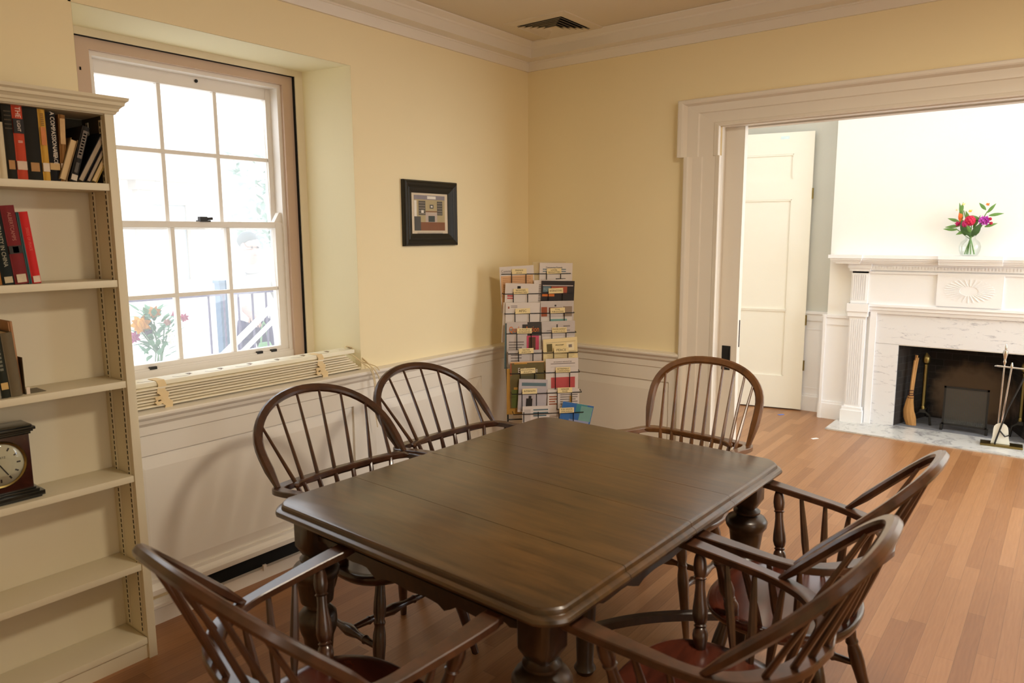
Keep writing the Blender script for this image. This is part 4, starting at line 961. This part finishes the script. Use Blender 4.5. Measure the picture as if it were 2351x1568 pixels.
for sx in (-1, 1):
    for sy in (-1, 1):
        x, y = sx*AX, sy*AY
        b = MB(); b.lathe(LEG, (x, y, 0), n=20)
        o = [(.047, .012), (.047, -.0), (.047, -.012)]
        def oct_(r, z): return [(x+px*r, y+py*r, z) for px, py in ((1, -.72), (1, .72), (.72, 1), (-.72, 1), (-1, .72), (-1, -.72), (-.72, -1), (.72, -1))]
        b.rings([oct_(.03, .58), oct_(.047, .612), oct_(.047, .711)])
        b.build('leg', TABLEL, tb, ang=40)
b = MB(); arc = []
for i in range(15):
    t = i/14; arc.append((.60-.42*t, -.42+.36*t+.05*math.sin(PI*t), .16))
b.sweep(arc, (0, 0, 1), .03, .034); b.build('stretcher', TABLEL, tb)
b = MB(); b.lathe([(.028, 0), (.04, .02), (.03, .04), (.035, .2), (.045, .4), (.04, .5), (.05, .55), (.05, .70)], (.16, -.05, 0), n=16); b.build('leg', TABLEL, tb)

# ------------------------------------------------------------------ Windsor armchairs
POSTP = [(.010, 0), (.015, .02), (.017, .07), (.0205, .11), (.0215, .15), (.019, .2), (.0145, .225), (.018, .245), (.014, .262), (.0175, .28), (.0215, .34), (.0205, .42), (.0165, .52), (.0135, .62), (.0135, .70), (.018, .715), (.0145, .73), (.0175, .77), (.019, .83), (.0165, .91), (.012, .97), (.010, 1)]
LEGP = [(.011, 0), (.016, .04), (.0175, .1), (.0205, .17), (.0215, .25), (.0165, .31), (.020, .335), (.0165, .36), (.021, .42), (.0225, .5), (.0195, .6), (.0175, .75), (.0145, .9), (.0125, 1)]
STRP = [(.008, 0), (.011, .1), (.0125, .2), (.016, .225), (.0125, .25), (.0115, .34), (.017, .42), (.021, .5), (.017, .58), (.0115, .66), (.0125, .75), (.016, .775), (.0125, .8), (.011, .9), (.008, 1)]
SPB = [(.007, 0), (.0105, .2), (.0125, .4), (.0105, .65), (.0065, 1)]
def make_chair(style, frame_m, seat_m, nsp=7, W=.33, Hh=.31, foot=.275, seat_w=.245, flat_top=2.2, flare_h=.38, tilt=.27, crest=.0, xts=None, xrs=None):
    """front is +Y; origin on the floor under the seat centre"""
    root = empty('windsor_armchair', (0, 0, 0))
    AZ = .662
    # seat: shield with dished top
    n = 48
    def seat_ring(s, z, dz=0):
        r = []
        for k in range(n):
            a = 2*PI*k/n; c, q = math.cos(a), math.sin(a)
            x = seat_w*s*math.copysign(abs(c)**.8, c)*(1.0+.05*q); y = .215*s*math.copysign(abs(q)**(.72 if q > 0 else .85), q)
            r.append((x, y, z+dz*(q*.5+.5)))
        return r
    b = MB(); b.rings([seat_ring(.80, .398), seat_ring(.93, .404), seat_ring(.985, .418), seat_ring(1., .430), seat_ring(.992, .439), seat_ring(.955, .443), seat_ring(.86, .440), seat_ring(.6, .431), seat_ring(.3, .428), seat_ring(.05, .428)])
    b.build('seat', seat_m, root, ang=60)
    # plan of the arm bow
    if style == 'B':
        yb = -.268; U = []
        ctrl = [(.278, .225), (.278, .14), (.272, .04), (.264, -.06), (.246, -.125), (.20, -.19), (.115, -.245), (0, yb)]
        yf, ya, tipy = -.10, -.38, .225
        footx = .257
    else:
        yf, tipy = -.262, .085; ya = yf-tilt
        ctrl = [(.278, .085), (.28, .03), (foot*.4+.168, -.05), (foot*.8+.056, -.13), (foot+.008, -.21), (foot-.004, -.266), (.2, -.29), (0, -.298)]
        footx = foot
    def cat(P, m=6):
        P = [Vector(p) for p in P]; Q = []
        for i in range(len(P)-1):
            p0, p1, p2, p3 = P[max(i-1, 0)], P[i], P[i+1], P[min(i+2, len(P)-1)]
            for s in range(m):
                u = s/m; Q.append(.5*((2*p1)+(p2-p0)*u+(2*p0-5*p1+4*p2-p3)*u*u+(3*p1-p0-3*p2+p3)*u**3))
        Q.append(P[-1]); return Q
    half = cat([(x, y, AZ+.034*max(0, (y-yf)/(tipy-yf))) for x, y in ctrl])
    full = half+[Vector((-p.x, p.y, p.z)) for p in reversed(half[:-1])]
    wid = []
    L = len(full)
    for i in range(L):
        t = min(i, L-1-i)/(L/2)      # 0 tip .. 1 back
        w = .058-.024*min(1, t/.42) if t < .42 else .034+.010*min(1, (t-.42)/.3)
        if t < .04: w *= .86
        wid.append(w)
    b = MB(); b.sweep(full, (0, 0, 1), wid, [.021]*L, rnd=.25); b.build('arm_rail', frame_m, root)
    if style == 'A':
        cr = [(foot-.035, yf+.055+crest), (foot-.06, yf+.03+crest), (.12, yf+.005+crest), (0, yf+crest)]
        h2 = cat([(x, y, AZ+.0195) for x, y in cr]); fl = h2+[Vector((-p.x, p.y, p.z)) for p in reversed(h2[:-1])]
        m_ = len(fl); th = [.006+.015*min(1, min(i, m_-1-i)/4) for i in range(m_)]; wd = [.008+.014*min(1, min(i, m_-1-i)/4) for i in range(m_)]
        b = MB(); b.sweep(fl, (0, 0, 1), wd, th, rnd=.35); b.build('crest_rail', frame_m, root)
        def rail_y(x): 
            return yf+crest+.034*(abs(x)/(foot-.06))**2
        def rail_pt(u): return Vector((u*(foot-.05), rail_y(u*(foot-.05)), AZ+.02))
    else:
        def rail_pt(u):
            x = u*.205; best = min(half, key=lambda p: abs(p.x-abs(x)) + (10 if p.y > -.05 else 0))
            return Vector((x, best.y, AZ))
    # bow
    h0 = Hh*flare_h
    def bow_h(x): 
        q = max(0., 1-abs(x/W)**flat_top); return h0+(Hh-h0)*q**(1/flat_top)
    def bow_y(h): return yf+(ya-yf)*(h/Hh)
    pts = []
    nl = 7
    for i in range(nl):
        t = i/nl; x = footx+(W-footx)*(math.sin(t*PI/2)); pts.append((x, h0*t))
    na = 26
    for i in range(na+1):
        a = PI*i/na; c, s = math.cos(a), math.sin(a)
        pts.append((W*math.copysign(abs(c)**(2/flat_top), c), h0+(Hh-h0)*abs(s)**(2/flat_top)))
    pts += [(-x, h) for x, h in reversed(pts[:nl])]
    P = [Vector((x, bow_y(h), AZ+.008+h)) for x, h in pts]
    m_ = len(P); wd = [.018+.015*min(1, min(i, m_-1-i)/4) for i in range(m_)]
    nv = Vector((0, -(Hh), (ya-yf))).normalized()
    b = MB(); b.sweep(P, nv, wd, [w*.78 for w in wd], rnd=.5); b.build('bow', frame_m, root)
    # long spindles
    for i in range(nsp):
        u = 1-2*i/(nsp-1)
        xt = xts[i] if xts else u*W*.865; ht = bow_h(xt)-.004
        if xrs:
            xr = xrs[i]; r0 = Vector((xr, rail_y(xr), AZ+.016)); s0 = Vector((xr*.74, -.19+.05*(xr/.23)**2, .432))
        else: s0 = Vector((u*.165, -.185+.05*u*u, .432)); r0 = rail_pt(u*.93)
        t0 = Vector((xt, bow_y(ht), AZ+.008+ht))
        b = MB(); b.tube([s0, s0.lerp(r0, .35), s0.lerp(r0, .7), r0, r0.lerp(t0, .12), r0.lerp(t0, .5), t0], [.008, .0105, .0105, .0078, .0076, .0064, .005], 8); b.build('spindle', frame_m, root)
    # arm posts and short spindles
    for s in (-1, 1):
        b = MB(); pA = style == 'A'; b.turned((s*.198, -.0 if pA else .085, .432), (s*.274, .02 if pA else .125, AZ+.018), POSTP); b.build('arm_post', frame_m, root)
        near = lambda y: min(half, key=lambda p: abs(p.y-y))
        for k, (ys, yr) in enumerate(((-.06, -.05), (-.10, -.12), (-.135, -.19)) if style == 'A' else ((.0, .05), (-.05, -.03), (-.095, -.11))):
            p = near(yr); b = MB(); b.turned((s*(.215-.008*k), ys, .434), (s*p.x, yr, p.z-.004), SPB, 8); b.build('spindle', frame_m, root)
    # legs + stretchers
    feet = {}
    for sx in (-1, 1):
        for sy in (-1, 1):
            a_, f_ = Vector((sx*.145, sy*.125, .405)), Vector((sx*.225, .20 if sy > 0 else -.225, 0))
            feet[sx, sy] = (a_, f_)
            b = MB(); b.turned(a_, f_, LEGP); b.build('leg', frame_m, root)
    at = lambda k, z: feet[k][0].lerp(feet[k][1], (.405-z)/.405)
    for sx in (-1, 1):
        b = MB(); b.turned(at((sx, 1), .19), at((sx, -1), .19), STRP); b.build('stretcher', frame_m, root)
    c0 = at((-1, 1), .19).lerp(at((-1, -1), .19), .5); c1 = at((1, 1), .19).lerp(at((1, -1), .19), .5)
    b = MB(); b.turned(c0, c1, STRP); b.build('stretcher', frame_m, root)
    return root
def place(o, x, y, rz, label):
    o.location = (x, y, 0); o.rotation_euler = (0, 0, rz)
    tag(o, label, 'chair', 'windsor armchairs around the dining table'); return o
def dup(root):
    r = root.copy(); COL.objects.link(r)
    for ch in list(root.children):
        c = ch.copy(); COL.objects.link(c); c.parent = r
    return r
cB = make_chair('B', CH_B, CH_S, 7, W=.252, Hh=.272, flat_top=2.6, flare_h=.33)
c1 = place(cB, -2.849, -1.567, -1.647, 'dark brown windsor armchair at the bookcase end of the table, nearest the bookcase')
c6 = place(dup(cB), -2.276, -2.203, .014, 'reddish windsor armchair on the doorway side of the table, at its near corner')
c5 = place(dup(cB), -1.653, -2.210, -.017, 'windsor armchair on the doorway side of the table, behind the reddish one')
cA = make_chair('A', CH_D, CH_D, 7, W=.288, Hh=.275, foot=.286, flat_top=2.03, flare_h=.333, tilt=.276, crest=.012, xts=[.24, .137, .038, -.062, -.15, -.236, -.272], xrs=[.24, .208, .138, .06, -.02, -.10, -.185])
c2 = place(cA, -2.133, -.956, 3.057, 'walnut windsor armchair between the table and the window, beside the bookcase')
c3 = place(dup(cA), -1.537, -.934, 3.046, 'walnut windsor armchair against the wall, beside the corner magazine rack')
c4 = make_chair('A', CH_L, CH_L, 9, W=.255, Hh=.321, foot=.24, flat_top=2.3, flare_h=.464, seat_w=.265, tilt=.127, crest=.03, xts=[.21, .154, .099, .048, -.006, -.062, -.116, -.167, -.212], xrs=[.145, .095, .05, .0, -.05, -.1, -.148, -.19, -.222])
place(c4, -1.152, -1.554, 1.506, 'lighter brown windsor armchair at the far end of the table, in front of the doorway')

# ------------------------------------------------------------------ outside the window
b = MB(); b.box(-9, 14, .6, 26, -.25, -.2); o = b.build('ground_outside', wall_paint('pale_paving', (226, 224, 220)), smooth=False); o['kind'] = 'structure'
hs = empty('porch_house', (1.5, 9.5, -.2), 0, 'pale house front with porch posts seen washed out through the window', 'building')
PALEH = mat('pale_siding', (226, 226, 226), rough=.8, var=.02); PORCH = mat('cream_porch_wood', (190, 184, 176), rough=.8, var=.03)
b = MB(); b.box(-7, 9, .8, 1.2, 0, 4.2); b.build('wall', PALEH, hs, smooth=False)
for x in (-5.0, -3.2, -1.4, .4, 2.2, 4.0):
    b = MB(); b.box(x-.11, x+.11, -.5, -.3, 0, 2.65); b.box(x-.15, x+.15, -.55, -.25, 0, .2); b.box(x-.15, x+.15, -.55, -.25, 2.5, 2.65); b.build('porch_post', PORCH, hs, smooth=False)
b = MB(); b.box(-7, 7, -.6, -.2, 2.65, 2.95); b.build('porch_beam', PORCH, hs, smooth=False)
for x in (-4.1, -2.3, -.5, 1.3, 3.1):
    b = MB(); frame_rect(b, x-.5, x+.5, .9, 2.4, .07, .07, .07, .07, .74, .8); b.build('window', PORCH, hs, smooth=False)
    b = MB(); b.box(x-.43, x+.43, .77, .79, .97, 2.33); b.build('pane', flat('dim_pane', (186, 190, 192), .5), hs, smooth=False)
tr = empty('garden_tree', (3.2, 7.4, -.2), 0, 'pale leafy tree washed out behind the right panes of the window', 'tree')
b = MB(); b.tube([(0, 0, 0), (.05, 0, 1), (-.03, .05, 2)], [.1, .08, .05]); b.build('trunk', flat('grey_bark', (150, 140, 130)), tr)
random.seed(11); b = MB()
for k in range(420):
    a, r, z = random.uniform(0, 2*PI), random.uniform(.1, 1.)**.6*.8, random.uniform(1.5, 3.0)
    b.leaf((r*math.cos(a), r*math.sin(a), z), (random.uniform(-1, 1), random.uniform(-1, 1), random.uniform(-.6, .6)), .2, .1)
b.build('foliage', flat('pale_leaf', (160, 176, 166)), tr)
# iron railing
rl = empty('garden_railing', (-.55, 2.62, -.2), 0, 'thin dark metal railing outside the window', 'railing')
RAILM = flat('dark_railing', (92, 88, 112))
b = MB(); b.box(-2.2, 1.7, -.02, .02, 1.28, 1.31); b.box(-2.2, 1.7, -.02, .02, .1, .13); b.build('rail', RAILM, rl, smooth=False)
for k in list(range(7))+list(range(15, 30)):
    x = -2.15+k*.13; b = MB(); b.lathe([(.009, 0), (.009, 1.2)], (x, 0, .1), n=6); b.build('baluster', RAILM, rl)
ps = empty('gate_post', (-.47, 2.9, -.2), 0, 'blue-grey square post standing outside the middle panes of the window', 'post')
b = MB(); b.box(-.04, .04, -.04, .04, 0, 1.36); b.build('shaft', flat('blue_grey_post', (78, 100, 122)), ps, smooth=False)
b = MB(); b.box(-.05, .05, -.05, .05, 1.36, 1.385); b.build('cap', flat('blue_grey_post', (78, 100, 122)), ps, smooth=False)
hr = empty('stair_handrail', (-.30, 2.4, 0), 0, 'white sloping handrail outside the lower right panes', 'handrail')
b = MB(); b.obox((-.72, 0, .42), (1.15, .1, .80), (0, .04, 0), (-.02, 0, .032)); b.obox((-.62, 0, .38), (1.15, .1, .80), (0, .04, 0), (-.012, 0, .02)); b.build('rail', flat('white_rail', (236, 234, 232)), hr, smooth=False)
b = MB(); b.box(-.62, -.57, 0.0, .05, -.2, .5); b.box(.2, .25, .06, .11, -.2, 1.05); b.build('post', flat('white_rail', (236, 234, 232)), hr, smooth=False)
# person outside
pe = empty('person', (.03, 3.3, -.2), 0, 'grey haired person in a white shirt and dark patterned trousers looking down outside the window', 'person')
V = {}; ED = []
def sv(k, p, r): V[k] = (p, r)
sv('pel', (.06, 0, .92), (.15, .11)); sv('wai', (.05, 0, 1.06), (.14, .10)); sv('che', (.02, -.05, 1.28), (.16, .11)); sv('sho', (-.01, -.1, 1.43), (.11, .08)); sv('nek', (-.05, -.16, 1.52), (.05, .05)); sv('hd1', (-.075, -.2, 1.60), (.072, .08)); sv('hd2', (-.075, -.2, 1.69), (.078, .085)); sv('hd3', (-.07, -.19, 1.755), (.05, .055))
for s, n_ in ((-1, 'l'), (1, 'r')):
    sv('s'+n_, (s*.17, -.08, 1.40), (.06, .06))
    if s < 0: sv('e'+n_, (-.24, -.2, 1.18), (.045, .045)); sv('w'+n_, (-.26, -.42, 1.08), (.032, .032)); sv('h'+n_, (-.27, -.5, 1.04), (.036, .022))
    else: sv('e'+n_, (.27, -.1, 1.13), (.045, .045)); sv('w'+n_, (.16, -.3, 1.0), (.032, .032)); sv('h'+n_, (.12, -.36, .96), (.036, .022))
    sv('t'+n_, (.05+s*.1, 0, .86), (.1, .1)); sv('k'+n_, (.05+s*.11, -.03, .48), (.065, .065)); sv('a'+n_, (.05+s*.11, .03, .09), (.042, .042)); sv('f'+n_, (.05+s*.12, -.13, .03), (.04, .03))
    ED += [('che', 's'+n_), ('s'+n_, 'e'+n_), ('e'+n_, 'w'+n_), ('w'+n_, 'h'+n_), ('pel', 't'+n_), ('t'+n_, 'k'+n_), ('k'+n_, 'a'+n_), ('a'+n_, 'f'+n_)]
    hp = Vector(V['h'+n_][0]); dr = (hp-Vector(V['w'+n_][0])).normalized(); sd = dr.cross(Vector((0, 0, 1))).normalized()
    for q, (off, ln) in enumerate(((-.03, .065), (-.011, .078), (.011, .072), (.03, .055))):
        b0 = hp+sd*off+dr*.02; m_ = b0+dr*ln*.5-Vector((0, 0, .008)); e_ = b0+dr*ln*.8-Vector((0, 0, .035))
        sv(n_+'f%da' % q, tuple(b0), (.01, .01)); sv(n_+'f%db' % q, tuple(m_), (.009, .009)); sv(n_+'f%dc' % q, tuple(e_), (.007, .007)); ED += [('h'+n_, n_+'f%da' % q), (n_+'f%da' % q, n_+'f%db' % q), (n_+'f%db' % q, n_+'f%dc' % q)]
    b0 = hp-sd*.035*s-dr*.02; sv(n_+'t1', tuple(b0), (.011, .011)); sv(n_+'t2', tuple(b0-sd*.02*s+dr*.04-Vector((0, 0, .02))), (.009, .009)); ED += [('h'+n_, n_+'t1'), (n_+'t1', n_+'t2')]
ED += [('pel', 'wai'), ('wai', 'che'), ('che', 'sho'), ('sho', 'nek'), ('nek', 'hd1'), ('hd1', 'hd2'), ('hd2', 'hd3')]
sv('nose', (-.075, -.295, 1.625), (.012, .014)); ED += [('hd1', 'nose')]
for s in (-1, 1): sv('ear%d' % s, (-.075+s*.088, -.19, 1.645), (.012, .02)); ED += [('hd2', 'ear%d' % s)]
keys = list(V); me = bpy.data.meshes.new('body'); me.from_pydata([V[k][0] for k in keys], [(keys.index(a), keys.index(c)) for a, c in ED], [])
bo = bpy.data.objects.new('body', me); COL.objects.link(bo)
sk = bo.modifiers.new('Skin', 'SKIN'); me.skin_vertices or None
bpy.context.view_layer.update()
if not me.skin_vertices:
    bm = bmesh.new(); bm.from_mesh(me); bm.verts.layers.skin.verify(); bm.to_mesh(me); bm.free()
for i, k in enumerate(keys): me.skin_vertices[0].data[i].radius = V[k][1]; me.skin_vertices[0].data[i].use_root = (k == 'pel')
sb = bo.modifiers.new('Sub', 'SUBSURF'); sb.levels = 2; sb.render_levels = 2
dg = bpy.context.evaluated_depsgraph_get(); m2 = bpy.data.meshes.new_from_object(bo.evaluated_get(dg))
bo.modifiers.clear(); bo.data = m2; bo.parent = pe
SHIRT = flat('white_shirt', (186, 184, 184)); SKIN_ = flat('pale_skin', (172, 146, 138)); TROU = mat('dark_patterned_cloth', (64, 60, 84), rough=.9, var=.45, scale=90)
m2.materials.clear()
for m_ in (SHIRT, SKIN_, TROU): m2.materials.append(m_)
for p in m2.polygons:
    c = p.center; p.use_smooth = True
    if c.z > 1.5: p.material_index = 1
    elif c.z < .98 and not (c.y < -.22): p.material_index = 2
    elif c.y < -.34 and c.z < 1.15: p.material_index = 1
    else: p.material_index = 0
b = MB(); b.sphere((-.075, -.165, 1.715), .098, 14, 9, sc=(.98, .98, .86)); b.build('hair', flat('grey_hair', (92, 96, 96)), pe)
b = MB()
for s in (-1, 1): b.sphere((-.075+s*.03, -.272, 1.655), .01, 8, 5)
b.build('eyes', flat('dark_eye', (60, 50, 46)), pe)
b = MB(); b.sphere((-.075, -.272, 1.585), .018, 8, 5, sc=(1.2, .4, .35)); b.build('mouth', flat('pink_lip', (190, 120, 112)), pe)
bg = empty('shopping_bag', (-.18, 2.75, .25), .3, 'pale green bag hanging beside the person outside the window', 'bag')
b = MB()
R = []
for z, w, d in ((0, .1, .05), (.1, .14, .07), (.28, .12, .06), (.38, .06, .03)): R.append([(w*math.cos(2*PI*k/16), d*math.sin(2*PI*k/16)*(1+.15*math.cos(6*PI*k/16)), z) for k in range(16)])
b.rings(R); b.build('pouch', flat('pale_green_cloth', (112, 152, 112)), bg)
b = MB(); b.tube([(-.05, 0, .37), (-.03, 0, .52), (0, 0, .56), (.03, 0, .52), (.05, 0, .37)], .008, 6); b.build('handle', flat('pale_green_cloth', (112, 152, 112)), bg)
# bouquet on the ledge outside
b = MB(); b.box(-2.7, -1.2, .52, 1.0, .80, .83); b.box(-2.65, -2.6, .55, .6, -.2, .8); b.box(-1.3, -1.25, .55, .6, -.2, .8); b.box(-2.65, -2.6, .92, .97, -.2, .8); b.box(-1.3, -1.25, .92, .97, -.2, .8)
tag(b.build('white_bench', flat('white_table_paint', (236, 236, 236)), smooth=False), 'plain white table outside under the window carrying the flower bouquet', 'table')
bq = empty('bouquet_vase', (-2.085, .78, .83), 0, 'glass vase with a bouquet of yellow and pink flowers outside the lower left pane', 'vase')
b = MB(); b.lathe([(.035, 0), (.04, .01), (.036, .06), (.05, .14), (.048, .14), (.033, .06), (.036, .012), (.001, .01)], n=20); b.build('vessel', VGLASS, bq)
random.seed(21)
b = MB()
for k in range(9): b.tube([(random.uniform(-.02, .02), random.uniform(-.02, .02), .01), (random.uniform(-.03, .03), random.uniform(-.03, .03), .14), (random.uniform(-.1, .1), random.uniform(-.08, .08), .3)], .003, 6)
b.build('stem', flat('pale_stem', (90, 120, 96)), bq)
b = MB()
for k in range(90):
    a = random.uniform(0, 2*PI); r = random.uniform(.0, .085); z = random.uniform(.13, .36)
    b.leaf((r*math.cos(a), r*math.sin(a), z), (math.cos(a), math.sin(a), random.uniform(-.2, 1.4)), random.uniform(.05, .09), .026)
b.build('leaves', flat('muted_leaf', (84, 126, 98)), bq)
for x, y, z, r, c, n_ in ((-.085, -.04, .30, .045, (190, 136, 30), 'amber_petal'), (-.015, -.04, .355, .03, (180, 130, 70), 'apricot_petal'), (-.115, -.02, .24, .03, (150, 60, 116), 'rose_petal'), (.1, -.02, .33, .02, (170, 84, 114), 'pink_petal'), (.15, -.01, .31, .022, (170, 84, 114), 'pink_petal'), (.04, -.05, .30, .018, (176, 136, 130), 'blush_petal'), (.05, -.05, .24, .02, (240, 240, 240), 'white_petal'), (-.05, -.04, .26, .02, (100, 84, 112), 'plum_petal'), (.06, -.04, .2, .016, (240, 240, 240), 'white_petal')):
    bloom('blossom', (x, y, z), r, flat(n_, c), bq, 18)

# ------------------------------------------------------------------ light
w = bpy.data.worlds.new('sky'); w.use_nodes = True; SC.world = w
bgn = w.node_tree.nodes['Background']; tcw = w.node_tree.nodes.new('ShaderNodeTexCoord'); sx = w.node_tree.nodes.new('ShaderNodeSeparateXYZ'); rw = w.node_tree.nodes.new('ShaderNodeValToRGB')
w.node_tree.links.new(tcw.outputs['Generated'], sx.inputs[0]); w.node_tree.links.new(sx.outputs['Z'], rw.inputs['Fac']); w.node_tree.links.new(rw.outputs['Color'], bgn.inputs['Color'])
rw.color_ramp.elements[0].color = (.96, .97, 1, 1); rw.color_ramp.elements[1].color = (.84, .92, 1, 1)
bgn.inputs['Strength'].default_value = 3.2
def area(name, loc, target, sx, sy, power, col=(1, 1, 1), shape='RECTANGLE'):
    l = bpy.data.lights.new(name, 'AREA'); l.shape = shape; l.size = sx; l.size_y = sy; l.energy = power; l.color = col
    o = bpy.data.objects.new(name, l); COL.objects.link(o); o.location = loc
    o.rotation_euler = (Vector(target)-Vector(loc)).to_track_quat('-Z', 'Y').to_euler(); return o
area('ceiling_lamp', (-2.0, -2.85, 2.62), (-2.0, -2.85, 0), .4, .4, 46, (1, .87, .69), 'DISK')
area('back_fill_light', (-3.0, -5.1, 1.6), (-2.4, 0, 1.2), 1.8, 1.5, 22, (1, .96, .90))  # ambient fill added behind the camera, out of view
area('parlour_window_light', (1.5, -5.1, 1.6), (1.6, 0, 1.0), 2.2, 1.9, 98, (.84, .92, 1))
area('parlour_fill_light', (1.3, -1.6, 2.9), (1.3, -1.6, 0), 1.6, 2.4, 23, (.84, .92, 1))  # unseen overhead light added to brighten the parlour
SC.view_settings.view_transform = 'Standard'; SC.view_settings.look = 'None'; SC.view_settings.exposure = .12; SC.view_settings.gamma = 1
SC.cycles.use_denoising = True
SC.cycles.max_bounces = 10; SC.cycles.diffuse_bounces = 6; SC.cycles.transparent_max_bounces = 16
